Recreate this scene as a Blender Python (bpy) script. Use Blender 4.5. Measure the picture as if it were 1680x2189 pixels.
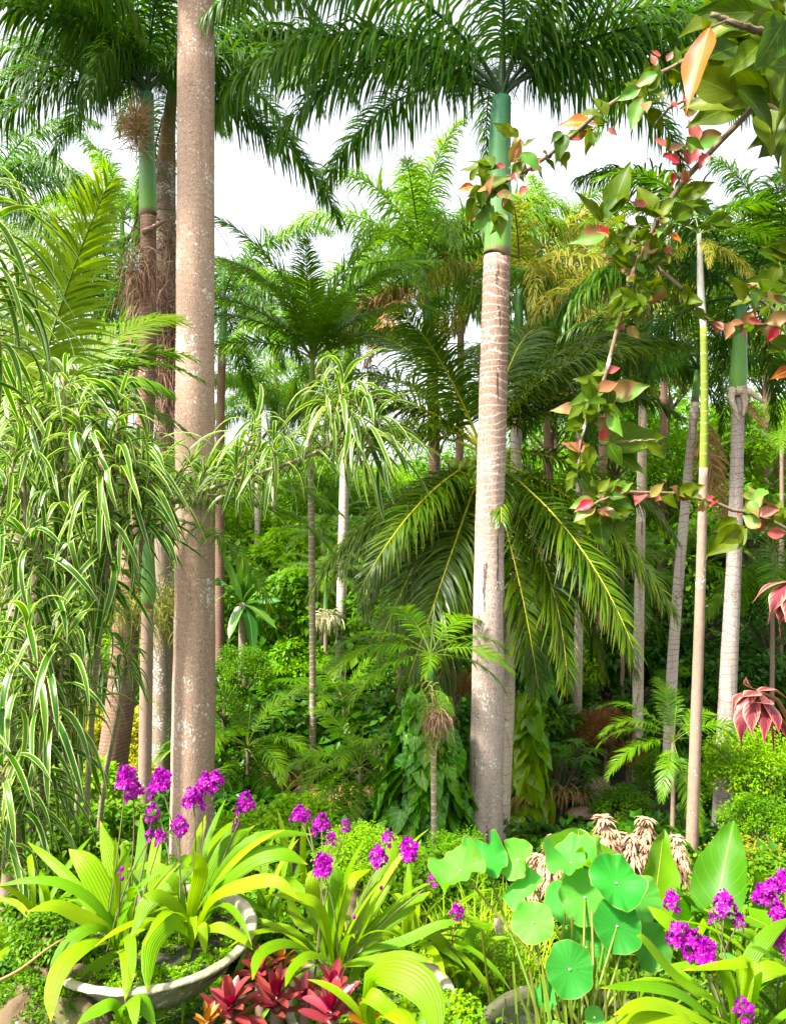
import bpy, math, random
import numpy as np
R = math.radians
scene = bpy.context.scene
for _o in list(bpy.data.objects):
    bpy.data.objects.remove(_o)

# ------------------------------------------------------------------ camera
EYE = 1.6
FPX = 1648.0            # focal length in picture units of a 1680 x 2189 view
cam_d = bpy.data.cameras.new("camera")
cam_d.sensor_fit = 'VERTICAL'
cam_d.sensor_height = 36.0
cam_d.lens = 36.0 * FPX / 2189.0
cam_d.clip_start = 0.05
cam_d.clip_end = 5000
cam = bpy.data.objects.new("camera", cam_d)
scene.collection.objects.link(cam)
cam.location = (0, 0, EYE)
cam.rotation_euler = (R(90), 0, 0)
scene.camera = cam

# ------------------------------------------------------------------ sky, sun, exposure
SUN_EL, SUN_AZ = 54.0, 240.0      # compass style: degrees clockwise from +Y (from the left, slightly ahead)
w = bpy.data.worlds.new("World")
scene.world = w
w.use_nodes = True
nt = w.node_tree
for n in list(nt.nodes):
    nt.nodes.remove(n)
sky = nt.nodes.new('ShaderNodeTexSky')
sky.sky_type = 'NISHITA'
sky.sun_disc = False
sky.sun_elevation = R(SUN_EL)
sky.sun_rotation = R(SUN_AZ)
sky.dust_density = 4.0
sky.air_density = 1.0
sky.ozone_density = 1.0
hs = nt.nodes.new('ShaderNodeHueSaturation')      # thin overcast: the blue is mostly washed out
hs.inputs['Saturation'].default_value = 0.25
hs.inputs['Value'].default_value = 1.0
bg = nt.nodes.new('ShaderNodeBackground')
bg.inputs['Strength'].default_value = 0.13
ow = nt.nodes.new('ShaderNodeOutputWorld')
nt.links.new(sky.outputs[0], hs.inputs['Color'])
nt.links.new(hs.outputs[0], bg.inputs['Color'])
nt.links.new(bg.outputs[0], ow.inputs['Surface'])
sun_d = bpy.data.lights.new("sun", 'SUN')
sun_d.energy = 4.2
sun_d.angle = R(5)
sun_d.color = (1.0, 0.95, 0.86)
sun = bpy.data.objects.new("sun", sun_d)
scene.collection.objects.link(sun)
_az = R(SUN_AZ)
_sd = np.array([math.sin(_az) * math.cos(R(SUN_EL)), math.cos(_az) * math.cos(R(SUN_EL)), math.sin(R(SUN_EL))])
from mathutils import Vector, Matrix
sun.rotation_euler = Vector(_sd).to_track_quat('Z', 'Y').to_euler()
scene.view_settings.view_transform = 'Standard'
scene.view_settings.look = 'None'
scene.view_settings.exposure = 2.05
scene.view_settings.gamma = 1.0
scene.cycles.max_bounces = 6
scene.cycles.diffuse_bounces = 3
scene.cycles.glossy_bounces = 2
scene.cycles.transmission_bounces = 4
scene.cycles.use_denoising = True
scene.cycles.sample_clamp_indirect = 6

# ------------------------------------------------------------------ helpers
def P(x, y, d):
    return np.array([(x - 840.0) * d / FPX, d, EYE - (y - 1094.5) * d / FPX])

def px(n, d):
    return n * d / FPX

def nz(v):
    v = np.asarray(v, float)
    return v / np.maximum(np.linalg.norm(v, axis=-1, keepdims=True), 1e-9)

class MB:
    def __init__(s):
        s.V, s.F, s.UV, s.RN, s.MI, s.n = [], [], [], [], [], 0
    def add(s, v, f, uv=None, rn=None, mi=0):
        v = np.asarray(v, float).reshape(-1, 3)
        f = np.asarray(f, np.int64)
        k = len(v)
        s.V.append(v)
        s.UV.append(np.zeros((k, 2)) if uv is None else np.asarray(uv, float).reshape(-1, 2))
        s.RN.append(np.full(k, 0.5) if rn is None else np.broadcast_to(np.asarray(rn, float), (k,)))
        s.F.append(f + s.n)
        s.MI.append(np.full(len(f), mi, np.int32))
        s.n += k
    def mesh(s, name, mats, smooth=True):
        V = np.concatenate(s.V); UV = np.concatenate(s.UV); RN = np.concatenate(s.RN)
        me = bpy.data.meshes.new(name)
        me.vertices.add(len(V))
        me.vertices.foreach_set('co', V.astype(np.float32).ravel())
        loops = np.concatenate([f.ravel() for f in s.F])
        cnt = np.concatenate([np.full(len(f), f.shape[1], np.int64) for f in s.F])
        st = np.concatenate([[0], np.cumsum(cnt)[:-1]])
        me.loops.add(len(loops))
        me.loops.foreach_set('vertex_index', loops.astype(np.int32))
        me.polygons.add(len(cnt))
        me.polygons.foreach_set('loop_start', st.astype(np.int32))
        me.polygons.foreach_set('loop_total', cnt.astype(np.int32))
        me.polygons.foreach_set('material_index', np.concatenate(s.MI))
        me.polygons.foreach_set('use_smooth', np.full(len(cnt), smooth))
        uvl = me.uv_layers.new(name='UVMap')
        uvl.data.foreach_set('uv', UV[loops].astype(np.float32).ravel())
        a = me.attributes.new('rnd', 'FLOAT', 'POINT')
        a.data.foreach_set('value', RN.astype(np.float32))
        if not isinstance(mats, (list, tuple)):
            mats = [mats]
        for m in mats:
            me.materials.append(m)
        me.update(calc_edges=True)
        return me
    def obj(s, name, mats, parent=None, loc=None, smooth=True):
        return link(name, s.mesh(name, mats, smooth), parent, loc)

def link(name, me, parent=None, loc=None, rz=0.0, sc=1.0, rot=None):
    o = bpy.data.objects.new(name, me)
    scene.collection.objects.link(o)
    if parent is not None:
        o.parent = parent
    if loc is not None:
        o.location = tuple(float(c) for c in loc)
    o.rotation_euler = rot if rot is not None else (0, 0, rz)
    if sc != 1.0:
        o.scale = (sc, sc, sc) if np.isscalar(sc) else sc
    return o

def tag(o, label=None, cat=None, group=None, kind=None):
    if label: o['label'] = label
    if cat: o['category'] = cat
    if group: o['group'] = group
    if kind: o['kind'] = kind
    return o

def thing(name, label, cat, loc=(0, 0, 0), rz=0.0, group=None, sc=1.0):
    o = link(name, None, None, loc, rz, sc)
    return tag(o, label, cat, group)

def copy_thing(src, loc, rz, sc, label, group=None):
    r = src.copy()
    scene.collection.objects.link(r)
    r.location = tuple(float(c) for c in loc); r.rotation_euler = (0, 0, rz)
    r.scale = (sc, sc, sc) if np.isscalar(sc) else sc
    r['label'] = label
    if group: r['group'] = group
    for ch in list(src.children):
        c = ch.copy(); scene.collection.objects.link(c); c.parent = r
        for g in list(ch.children):
            d = g.copy(); scene.collection.objects.link(d); d.parent = c
    return r

def arcs(p0, d0, L, g, S, side=None):
    """centre lines that start along d0 and are bent down by gravity g; returns (N,S,3)"""
    p0 = np.asarray(p0, float); d = nz(np.asarray(d0, float)).copy()
    N = len(d)
    L = np.broadcast_to(np.asarray(L, float), (N,)); g = np.broadcast_to(np.asarray(g, float), (N,))
    p = np.broadcast_to(p0, (N, 3)).copy()
    C = [p.copy()]
    for i in range(S - 1):
        p = p + d * (L / (S - 1))[:, None]
        C.append(p.copy())
        d = d.copy(); d[:, 2] -= g / (S - 1)
        if side is not None:
            d += side / (S - 1)
        d = nz(d)
    return np.stack(C, 1)

def tangents(C):
    T = np.empty_like(C)
    T[:, 1:-1] = C[:, 2:] - C[:, :-2]
    T[:, 0] = C[:, 1] - C[:, 0]
    T[:, -1] = C[:, -1] - C[:, -2]
    return nz(T)

def ribbons(mb, C, H, wd, cols=2, fold=0.0, pleat=0.0, rn=None, mi=0, wave=0.0, rng=None):
    """C centre lines (N,S,3); H hint of the width direction (N,3) or (N,S,3); wd half widths (N,S)"""
    N, S, _ = C.shape
    T = tangents(C)
    H = np.asarray(H, float)
    if H.ndim == 1: H = np.broadcast_to(H, (N, 3))
    if H.ndim == 2: H = np.broadcast_to(H[:, None, :], (N, S, 3))
    Wd = nz(H - (H * T).sum(-1, keepdims=True) * T)
    Nn = nz(np.cross(T, Wd))
    wd = np.broadcast_to(np.asarray(wd, float), (N, S))
    u = np.linspace(-1, 1, cols)
    off = fold * np.abs(u)
    if pleat: off = off + pleat * np.where(np.arange(cols) % 2 == 0, 1, -1)
    off = np.broadcast_to(off, (N, S, cols)).copy()
    if wave:
        ph = (rng.random((N, 1, 1)) * 6.28) if rng is not None else 0
        off += wave * np.abs(u) ** 1.5 * np.sin(np.linspace(0, 17, S)[None, :, None] + ph + 1.5 * np.sign(u))
    V = C[:, :, None, :] + Wd[:, :, None, :] * (u[None, None, :, None] * wd[:, :, None, None]) + \
        Nn[:, :, None, :] * (off * wd[:, :, None])[..., None]
    idx = np.arange(N * S * cols).reshape(N, S, cols)
    F = np.stack([idx[:, :-1, :-1], idx[:, :-1, 1:], idx[:, 1:, 1:], idx[:, 1:, :-1]], -1).reshape(-1, 4)
    UV = np.empty((N, S, cols, 2)); UV[..., 0] = (u + 1) / 2; UV[..., 1] = np.linspace(0, 1, S)[None, :, None]
    if rn is None: rn = 0.5
    RN = np.broadcast_to(np.asarray(rn, float).reshape(-1, 1, 1), (N, S, cols)).reshape(-1)
    mb.add(V.reshape(-1, 3), F, UV.reshape(-1, 2), RN, mi)

def tube(mb, pts, rad, n=10, rn=0.5, mi=0, cap=True):
    pts = np.asarray(pts, float); S = len(pts)
    rad = np.broadcast_to(np.asarray(rad, float), (S,))
    T = tangents(pts[None])[0]
    ref = np.array([0.0, 1.0, 0.0]) if abs(T[:, 1]).max() < 0.9 else np.array([0.3, 0.1, 1.0])
    A = nz(np.cross(T, ref)); B = np.cross(A, T)
    a = np.linspace(0, 2 * math.pi, n, endpoint=False)
    V = pts[:, None, :] + rad[:, None, None] * (A[:, None, :] * np.cos(a)[None, :, None] + B[:, None, :] * np.sin(a)[None, :, None])
    idx = np.arange(S * n).reshape(S, n); nx = np.roll(idx, -1, 1)
    F = np.stack([idx[:-1], nx[:-1], nx[1:], idx[1:]], -1).reshape(-1, 4)
    L = np.concatenate([[0], np.cumsum(np.linalg.norm(np.diff(pts, axis=0), axis=1))])
    UV = np.empty((S, n, 2)); UV[..., 0] = a[None] / 6.2832; UV[..., 1] = L[:, None]
    mb.add(V.reshape(-1, 3), F, UV.reshape(-1, 2), rn, mi)
    if cap:
        k = len(V.reshape(-1, 3))
        mb.add([pts[-1] + T[-1] * rad[-1] * 0.3], np.zeros((0, 3)), None, rn, mi)
        tip = mb.n - 1
        base = mb.n - 1 - k + (S - 1) * n
        f = np.array([[base + i, base + (i + 1) % n, tip] for i in range(n)])
        mb.F.append(f); mb.MI.append(np.full(n, mi, np.int32))

def smooth_path(pts, m):
    """Catmull-Rom through control points (rows may carry extra columns)"""
    p = np.asarray(pts, float)
    q = np.vstack([2 * p[0] - p[1], p, 2 * p[-1] - p[-2]])
    out = []
    segs = len(p) - 1
    for t in np.linspace(0, segs - 1e-6, m):
        i = int(t); f = t - i
        a, b, c, d = q[i], q[i + 1], q[i + 2], q[i + 3]
        out.append(0.5 * ((2 * b) + (c - a) * f + (2 * a - 5 * b + 4 * c - d) * f * f + (3 * b - a - 3 * c + d) * f ** 3))
    return np.array(out)

# ------------------------------------------------------------------ materials
def new_mat(name):
    m = bpy.data.materials.new(name); m.use_nodes = True
    for n in list(m.node_tree.nodes): m.node_tree.nodes.remove(n)
    return m, m.node_tree

def nd(nt, t, **kw):
    n = nt.nodes.new(t)
    for k, v in kw.items():
        if k.startswith('i_'):
            key = k[2:]
            n.inputs[int(key) if key.isdigit() else key].default_value = v
        else:
            setattr(n, k, v)
    return n

def mixc(nt, fac, a, b, bt='MIX'):
    n = nt.nodes.new('ShaderNodeMix'); n.data_type = 'RGBA'; n.blend_type = bt
    for s, v in ((n.inputs['Factor'], fac), (n.inputs['A'], a), (n.inputs['B'], b)):
        pass
    for idx, v in ((0, fac), (6, a), (7, b)):
        if hasattr(v, 'links'): nt.links.new(v, n.inputs[idx])
        else: n.inputs[idx].default_value = (tuple(v) + (1,))[:4] if not np.isscalar(v) else v
    return n.outputs[2]

def mth(nt, op, a, b=0.0, c=0.0, clamp=False):
    n = nt.nodes.new('ShaderNodeMath'); n.operation = op; n.use_clamp = clamp
    for i, v in enumerate((a, b, c)):
        if hasattr(v, 'links'): nt.links.new(v, n.inputs[i])
        else: n.inputs[i].default_value = v
    return n.outputs[0]

def leafmat(name, c1, c2, trans=0.35, rough=0.42, edge=None, edge_w=0.2, mid=None, mid_w=0.08, veins=None,
            stripes=0, stripe_amt=.35, tip=None, tip_at=0.8, spots=None, spec=0.5, tcol=None, jitter=0.35, back=None, deep=None, spot_amt=0.6, bstr=0.35):
    m, nt = new_mat(name)
    at = nd(nt, 'ShaderNodeAttribute', attribute_name='rnd')
    oi = nd(nt, 'ShaderNodeObjectInfo')
    tc = nd(nt, 'ShaderNodeTexCoord')
    uv = nd(nt, 'ShaderNodeUVMap', uv_map='UVMap')
    sp = nd(nt, 'ShaderNodeSeparateXYZ'); nt.links.new(uv.outputs[0], sp.inputs[0])
    U, Vv = sp.outputs[0], sp.outputs[1]
    au = mth(nt, 'ABSOLUTE', mth(nt, 'MULTIPLY_ADD', U, 2.0, -1.0))
    col = mixc(nt, at.outputs['Fac'], c1, c2)
    no = nd(nt, 'ShaderNodeTexNoise', i_Scale=3.0, i_Detail=3.0); nt.links.new(tc.outputs['Object'], no.inputs['Vector'])
    col = mixc(nt, mth(nt, 'MULTIPLY', no.outputs[0], 0.5), col, [c * 0.55 for c in c2])
    if tip is not None:
        f = mth(nt, 'MULTIPLY', mth(nt, 'SUBTRACT', Vv, tip_at), 1.0 / max(1e-3, 1 - tip_at), clamp=True)
        col = mixc(nt, f, col, tip)
    bump_src = None
    if stripes:
        s = mth(nt, 'SINE', mth(nt, 'MULTIPLY', U, stripes * 6.2832))
        f = mth(nt, 'MULTIPLY_ADD', s, 0.5, 0.5)
        col = mixc(nt, mth(nt, 'MULTIPLY', f, stripe_amt), col, [c * 1.5 for c in c2])
        bump_src = f
    if spots is not None:
        n2 = nd(nt, 'ShaderNodeTexNoise', i_Scale=14.0, i_Detail=4.0); nt.links.new(tc.outputs['Object'], n2.inputs['Vector'])
        f = mth(nt, 'MULTIPLY', mth(nt, 'SUBTRACT', n2.outputs[0], spot_amt), 9.0, clamp=True)
        col = mixc(nt, f, col, spots)
    if veins is not None:
        k, sl, vc, vw = veins
        ph = mth(nt, 'FRACT', mth(nt, 'MULTIPLY', mth(nt, 'SUBTRACT', Vv, mth(nt, 'MULTIPLY', au, sl)), k))
        dd = mth(nt, 'ABSOLUTE', mth(nt, 'SUBTRACT', ph, 0.5))
        f = mth(nt, 'LESS_THAN', dd, vw)
        col = mixc(nt, mth(nt, 'MULTIPLY', f, 0.75), col, vc)
        bump_src = f if bump_src is None else bump_src
    if deep is not None:     # a darker blotch along the middle of the blade
        dc, dw = deep
        n3 = nd(nt, 'ShaderNodeTexNoise', i_Scale=30.0); nt.links.new(tc.outputs['Object'], n3.inputs['Vector'])
        k, sl = 7.0, 0.35
        ph = mth(nt, 'FRACT', mth(nt, 'MULTIPLY', mth(nt, 'SUBTRACT', Vv, mth(nt, 'MULTIPLY', au, sl)), k))
        dd = mth(nt, 'ABSOLUTE', mth(nt, 'SUBTRACT', ph, 0.5))
        lim = mth(nt, 'ADD', mth(nt, 'MULTIPLY', au, 0.9), mth(nt, 'MULTIPLY', dd, 0.9))
        f = mth(nt, 'LESS_THAN', mth(nt, 'ADD', lim, mth(nt, 'MULTIPLY', n3.outputs[0], 0.25)), dw + 0.12)
        col = mixc(nt, mth(nt, 'MULTIPLY', f, 0.85), col, dc)
    if mid is not None:
        col = mixc(nt, mth(nt, 'LESS_THAN', au, mid_w), col, mid)
    if edge is not None:
        col = mixc(nt, mth(nt, 'GREATER_THAN', au, 1 - edge_w), col, edge)
    if back is not None:
        ge = nd(nt, 'ShaderNodeNewGeometry')
        col = mixc(nt, ge.outputs['Backfacing'], col, back)
    hv = nd(nt, 'ShaderNodeHueSaturation'); nt.links.new(col, hv.inputs['Color'])
    nt.links.new(mth(nt, 'MULTIPLY_ADD', oi.outputs['Random'], jitter, 1 - jitter / 2), hv.inputs['Value'])
    nt.links.new(mth(nt, 'MULTIPLY_ADD', at.outputs['Fac'], -0.02, 0.492 if c2[1] > max(c2[0], c2[2]) else 0.51), hv.inputs['Hue'])
    col = hv.outputs[0]
    pr = nd(nt, 'ShaderNodeBsdfPrincipled', i_Roughness=rough)
    pr.inputs['Specular IOR Level'].default_value = spec * .6
    hv.inputs['Saturation'].default_value = 1.12
    nt.links.new(col, pr.inputs['Base Color'])
    if bump_src is not None:
        bp = nd(nt, 'ShaderNodeBump', i_Strength=bstr, i_Distance=0.004); nt.links.new(bump_src, bp.inputs['Height'])
        nt.links.new(bp.outputs[0], pr.inputs['Normal'])
    out = nd(nt, 'ShaderNodeOutputMaterial')
    if trans > 0:
        tr = nd(nt, 'ShaderNodeBsdfTranslucent')
        nt.links.new(mixc(nt, 1.0, col, tcol or (1.5, 1.55, 0.7), 'MULTIPLY'), tr.inputs['Color'])
        mx = nd(nt, 'ShaderNodeMixShader', i_0=trans)
        nt.links.new(pr.outputs[0], mx.inputs[1]); nt.links.new(tr.outputs[0], mx.inputs[2])
        nt.links.new(mx.outputs[0], out.inputs['Surface'])
    else:
        nt.links.new(pr.outputs[0], out.inputs['Surface'])
    return m

def barkmat(name, base, dark, ring=None, ring_sp=0.1, ring_w=0.15, wob=0.25, lichen=0.0, lichen_col=(0.75, 0.74, 0.68),
            streak=0.3, rough=0.85, bump=0.4, crack=False, moss=0.0, ring_fade=None, fine=25.0, top=None, speck=0.0):
    m, nt = new_mat(name)
    tc = nd(nt, 'ShaderNodeTexCoord')
    sp = nd(nt, 'ShaderNodeSeparateXYZ'); nt.links.new(tc.outputs['Object'], sp.inputs[0])
    X, Z = sp.outputs[0], sp.outputs[2]
    def noise(scale, det=4, sc=(1, 1, 1), rgh=0.55):
        mp = nd(nt, 'ShaderNodeMapping'); mp.inputs['Scale'].default_value = sc
        nt.links.new(tc.outputs['Object'], mp.inputs[0])
        n = nd(nt, 'ShaderNodeTexNoise', i_Scale=scale, i_Detail=det, i_Roughness=rgh)
        nt.links.new(mp.outputs[0], n.inputs['Vector'])
        return n.outputs[0]
    big = noise(1.3, 3, (1, 1, .6)); fn = noise(fine, 5, (1, 1, 0.5)); vs = noise(14, 4, (1, 1, 0.06))
    f = mth(nt, 'ADD', mth(nt, 'MULTIPLY', mth(nt, 'SUBTRACT', big, 0.42), 2.2), mth(nt, 'MULTIPLY', mth(nt, 'SUBTRACT', fn, 0.5), 1.6), clamp=True)
    col = mixc(nt, f, base, dark)
    if top is not None:
        tcl, t0, t1 = top
        col = mixc(nt, mth(nt, 'MULTIPLY', mth(nt, 'SUBTRACT', mth(nt, 'MULTIPLY_ADD', fn, .6, Z), t0), 1.0 / (t1 - t0), clamp=True), col, tcl)
    f = mth(nt, 'MULTIPLY', mth(nt, 'SUBTRACT', vs, 0.52), 4.0, clamp=True)
    col = mixc(nt, mth(nt, 'MULTIPLY', f, streak), col, [c * 0.45 for c in dark])
    h = fn
    if speck > 0:
        s1 = noise(70, 3, (1, 1, .7)); s2 = noise(55, 3, (1, 1, .5), .6)
        col = mixc(nt, mth(nt, 'MULTIPLY', mth(nt, 'SUBTRACT', s1, .56), 9, clamp=True), col, [c * .45 for c in dark])
        col = mixc(nt, mth(nt, 'MULTIPLY', mth(nt, 'MULTIPLY', mth(nt, 'SUBTRACT', s2, .56), 9, clamp=True), speck), col, [min(1, c * 1.55) for c in base])
    if ring is not None:
        wn = noise(5.0, 2, (1, 1, 1.3)); wn2 = noise(1.7, 1, (1, 1, 1.6))
        z = mth(nt, 'ADD', mth(nt, 'MULTIPLY', Z, 1.0 / ring_sp), mth(nt, 'ADD', mth(nt, 'MULTIPLY', wn, wob * 4), mth(nt, 'MULTIPLY', wn2, 3.0)))
        fr = mth(nt, 'FRACT', z)
        lo = mth(nt, 'LESS_THAN', fr, mth(nt, 'MULTIPLY', noise(3.0, 2), ring_w * 2))
        if ring_fade:
            z0, z1 = ring_fade
            lo_f = mth(nt, 'MULTIPLY', lo, mth(nt, 'MULTIPLY_ADD', mth(nt, 'MULTIPLY', mth(nt, 'SUBTRACT', Z, z0), 1.0 / (z1 - z0), clamp=True), 0.85, 0.12))
        else:
            lo_f = mth(nt, 'MULTIPLY', lo, 0.9)
        col = mixc(nt, lo_f, col, ring)
        h = mth(nt, 'ADD', fn, mth(nt, 'MULTIPLY', fr, 0.6))
    if crack:
        cz = noise(9, 3, (1.6, 1.6, 0.12))
        gate = mth(nt, 'GREATER_THAN', mth(nt, 'ADD', cz, mth(nt, 'MULTIPLY', fn, 0.25)), 0.78)
        col = mixc(nt, mth(nt, 'MULTIPLY', gate, 0.8), col, (0.05, 0.03, 0.02))
    if lichen > 0:
        ln = noise(38, 3, (1, 1, 0.8)); lb = noise(2.3, 3)
        s_ = mth(nt, 'ADD', ln, mth(nt, 'MULTIPLY', mth(nt, 'SUBTRACT', lb, 0.5), 0.8))
        f = mth(nt, 'MULTIPLY', mth(nt, 'SUBTRACT', s_, 0.72 - lichen * 0.2), 12.0, clamp=True)
        col = mixc(nt, mth(nt, 'MULTIPLY', f, 0.85), col, lichen_col)
    if moss > 0:
        mn = noise(3.0, 4)
        f = mth(nt, 'MULTIPLY', mth(nt, 'SUBTRACT', mn, 0.62 - moss * 0.2), 6.0, clamp=True)
        col = mixc(nt, mth(nt, 'MULTIPLY', f, 0.7), col, (0.10, 0.13, 0.03))
    pr = nd(nt, 'ShaderNodeBsdfPrincipled', i_Roughness=rough)
    pr.inputs['Specular IOR Level'].default_value = 0.2
    nt.links.new(col, pr.inputs['Base Color'])
    bp = nd(nt, 'ShaderNodeBump', i_Strength=bump, i_Distance=0.012); nt.links.new(h, bp.inputs['Height'])
    nt.links.new(bp.outputs[0], pr.inputs['Normal'])
    out = nd(nt, 'ShaderNodeOutputMaterial'); nt.links.new(pr.outputs[0], out.inputs['Surface'])
    return m

M = {}
# palm foliage
M['royal'] = leafmat('royal_palm_leaf', (0.014, 0.095, 0.022), (0.09, 0.21, 0.02), trans=0.38, rough=0.42, spec=.4)
M['royal_pale'] = leafmat('pale_royal_palm_leaf', (0.035, 0.17, 0.03), (0.17, 0.32, 0.03), trans=0.42, rough=0.45, spec=.3)
M['royal_yellow'] = leafmat('yellow_palm_leaf', (0.11, 0.18, 0.015), (0.27, 0.25, 0.05), trans=0.40, rough=0.45, spec=.25, tip=(0.35, 0.25, 0.08), tip_at=0.6)
M['coconut'] = leafmat('coconut_leaf', (0.014, 0.075, 0.006), (0.085, 0.17, 0.010), trans=0.28, rough=0.36, spec=0.45, tip=(0.14, 0.16, 0.02), tip_at=0.8)
M['areca'] = leafmat('small_palm_leaf', (0.025, 0.13, 0.012), (0.11, 0.25, 0.015), trans=0.35, rough=0.4, spec=0.4)
M['areca_lime'] = leafmat('lime_palm_leaf', (0.07, 0.17, 0.006), (0.14, 0.25, 0.008), trans=0.45, rough=0.4)
M['feather'] = leafmat('feather_palm_leaf', (0.05, 0.19, 0.02), (0.15, 0.32, 0.02), trans=0.4, rough=0.4, spec=.5)
M['dead'] = leafmat('dead_palm_leaf', (0.22, 0.12, 0.06), (0.42, 0.27, 0.14), trans=0.15, rough=0.8, spec=0.1, tcol=(1, .9, .7))
M['rib_green'] = leafmat('green_midrib', (0.10, 0.16, 0.03), (0.10, 0.16, 0.03), trans=0, rough=0.4)
M['rib_yellow'] = leafmat('yellow_midrib', (0.42, 0.42, 0.06), (0.42, 0.42, 0.06), trans=0, rough=0.4)
M['rib_dark'] = leafmat('dark_midrib', (0.022, 0.055, 0.022), (0.03, 0.07, 0.025), trans=0, rough=0.5)
M['rib_dead'] = leafmat('dead_midrib', (0.20, 0.12, 0.07), (0.20, 0.12, 0.07), trans=0, rough=0.8)
def shaftmat(name, low, high, L=2.0):
    m, nt = new_mat(name)
    tc = nd(nt, 'ShaderNodeTexCoord'); uv = nd(nt, 'ShaderNodeUVMap', uv_map='UVMap')
    sp = nd(nt, 'ShaderNodeSeparateXYZ'); nt.links.new(uv.outputs[0], sp.inputs[0])
    def nse(sc, s3, det=4):
        mp = nd(nt, 'ShaderNodeMapping'); mp.inputs['Scale'].default_value = s3; nt.links.new(tc.outputs['Object'], mp.inputs[0])
        n = nd(nt, 'ShaderNodeTexNoise', i_Scale=sc, i_Detail=det); nt.links.new(mp.outputs[0], n.inputs['Vector']); return n.outputs[0]
    a = nse(2.5, (1, 1, .4)); b = nse(16, (1, 1, .05)); c = nse(30, (1, 1, .6))
    f = mth(nt, 'ADD', mth(nt, 'MULTIPLY', sp.outputs[1], 1 / L), mth(nt, 'MULTIPLY', mth(nt, 'SUBTRACT', a, .5), .9), clamp=True)
    col = mixc(nt, f, low, high)
    col = mixc(nt, mth(nt, 'MULTIPLY', mth(nt, 'SUBTRACT', b, .5), 2.2, clamp=True), col, [q * .55 for q in high])
    col = mixc(nt, mth(nt, 'MULTIPLY', mth(nt, 'SUBTRACT', a, .55), 2.5, clamp=True), col, (.26, .36, .20))      # waxy bloom
    col = mixc(nt, mth(nt, 'MULTIPLY', mth(nt, 'SUBTRACT', c, .68), 8, clamp=True), col, (.10, .07, .03))
    rim = mth(nt, 'MULTIPLY', mth(nt, 'SUBTRACT', mth(nt, 'MULTIPLY_ADD', c, .12, .06), sp.outputs[1]), 14, clamp=True)
    col = mixc(nt, rim, col, (.16, .11, .05))
    pr = nd(nt, 'ShaderNodeBsdfPrincipled', i_Roughness=.42); pr.inputs['Specular IOR Level'].default_value = .3
    nt.links.new(col, pr.inputs['Base Color'])
    bp = nd(nt, 'ShaderNodeBump', i_Strength=.3, i_Distance=.01); nt.links.new(b, bp.inputs['Height']); nt.links.new(bp.outputs[0], pr.inputs['Normal'])
    o = nd(nt, 'ShaderNodeOutputMaterial'); nt.links.new(pr.outputs[0], o.inputs[0])
    return m
M['shaft'] = shaftmat('green_crownshaft', (0.14, 0.30, 0.045), (0.035, 0.16, 0.075))
M['shaft_lime'] = barkmat('lime_crownshaft', (0.16, 0.26, 0.02), (0.10, 0.20, 0.02), streak=0.2, rough=0.4, bump=0.05, fine=6)
M['shaft_dark'] = barkmat('dark_crownshaft', (0.03, 0.10, 0.03), (0.02, 0.07, 0.02), streak=0.2, rough=0.4, bump=0.05, fine=6)
M['shaft_brown'] = barkmat('brown_leaf_sheath', (0.30, 0.17, 0.08), (0.12, 0.14, 0.05), streak=0.7, rough=0.7, bump=0.3)
# ------------------------------------------------------------------ ground
_gy = [-400, -2, 0, 2.2, 3.5, 5, 7, 9, 11, 14, 17, 20, 24, 30, 40, 55, 80, 2000]
_gz = [0.0, 0.0, 0.0, -0.08, -0.55, -1.45, -2.35, -2.85, -3.1, -3.45, -4.15, -4.5, -4.0, -2.0, 1.0, 2.3, 3.0, 3.0]
def ground(x, y):
    x = np.asarray(x, float); y = np.asarray(y, float)
    z = np.interp(y, _gy, _gz)
    z = z + np.clip((x - 2.5) / 9, 0, 1) * np.clip((y - 13) / 10, 0, 1) * 3.2
    z = z + np.clip((-x - 4) / 9, 0, 1) * np.clip((y - 9) / 10, 0, 1) * 0.8
    near = np.clip((y - 2) / 6, 0, 1)
    z = z + near * (0.12 * np.sin(x * 0.9 + 1.3 * y) + 0.10 * np.sin(1.7 * x - 0.6 * y + 2))
    return z

m, nt = new_mat('soil'); tc = nd(nt, 'ShaderNodeTexCoord')
n1 = nd(nt, 'ShaderNodeTexNoise', i_Scale=1.2, i_Detail=8.0, i_Roughness=0.7); nt.links.new(tc.outputs['Object'], n1.inputs[0])
n2 = nd(nt, 'ShaderNodeTexNoise', i_Scale=22.0, i_Detail=5.0); nt.links.new(tc.outputs['Object'], n2.inputs[0])
col = mixc(nt, mth(nt, 'MULTIPLY', mth(nt, 'SUBTRACT', n1.outputs[0], 0.42), 4, clamp=True), (0.028, 0.020, 0.011), (0.022, 0.05, 0.008))
col = mixc(nt, mth(nt, 'MULTIPLY', mth(nt, 'SUBTRACT', n2.outputs[0], 0.55), 5, clamp=True), col, (0.06, 0.042, 0.024))
pr = nd(nt, 'ShaderNodeBsdfPrincipled', i_Roughness=0.95); nt.links.new(col, pr.inputs['Base Color'])
bp = nd(nt, 'ShaderNodeBump', i_Strength=0.8, i_Distance=0.03); nt.links.new(n2.outputs[0], bp.inputs['Height']); nt.links.new(bp.outputs[0], pr.inputs['Normal'])
o_ = nd(nt, 'ShaderNodeOutputMaterial'); nt.links.new(pr.outputs[0], o_.inputs[0]); M['soil'] = m
gx = np.concatenate([[-2000, -800, -300, -120], np.linspace(-60, 60, 161), [120, 300, 800, 2000]])
gyy = np.concatenate([[-400, -100, -30], np.linspace(-10, 90, 201), [130, 250, 600, 2000]])
GX, GY = np.meshgrid(gx, gyy)
GZ = ground(GX, GY)
idx = np.arange(GX.size).reshape(GX.shape)
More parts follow.
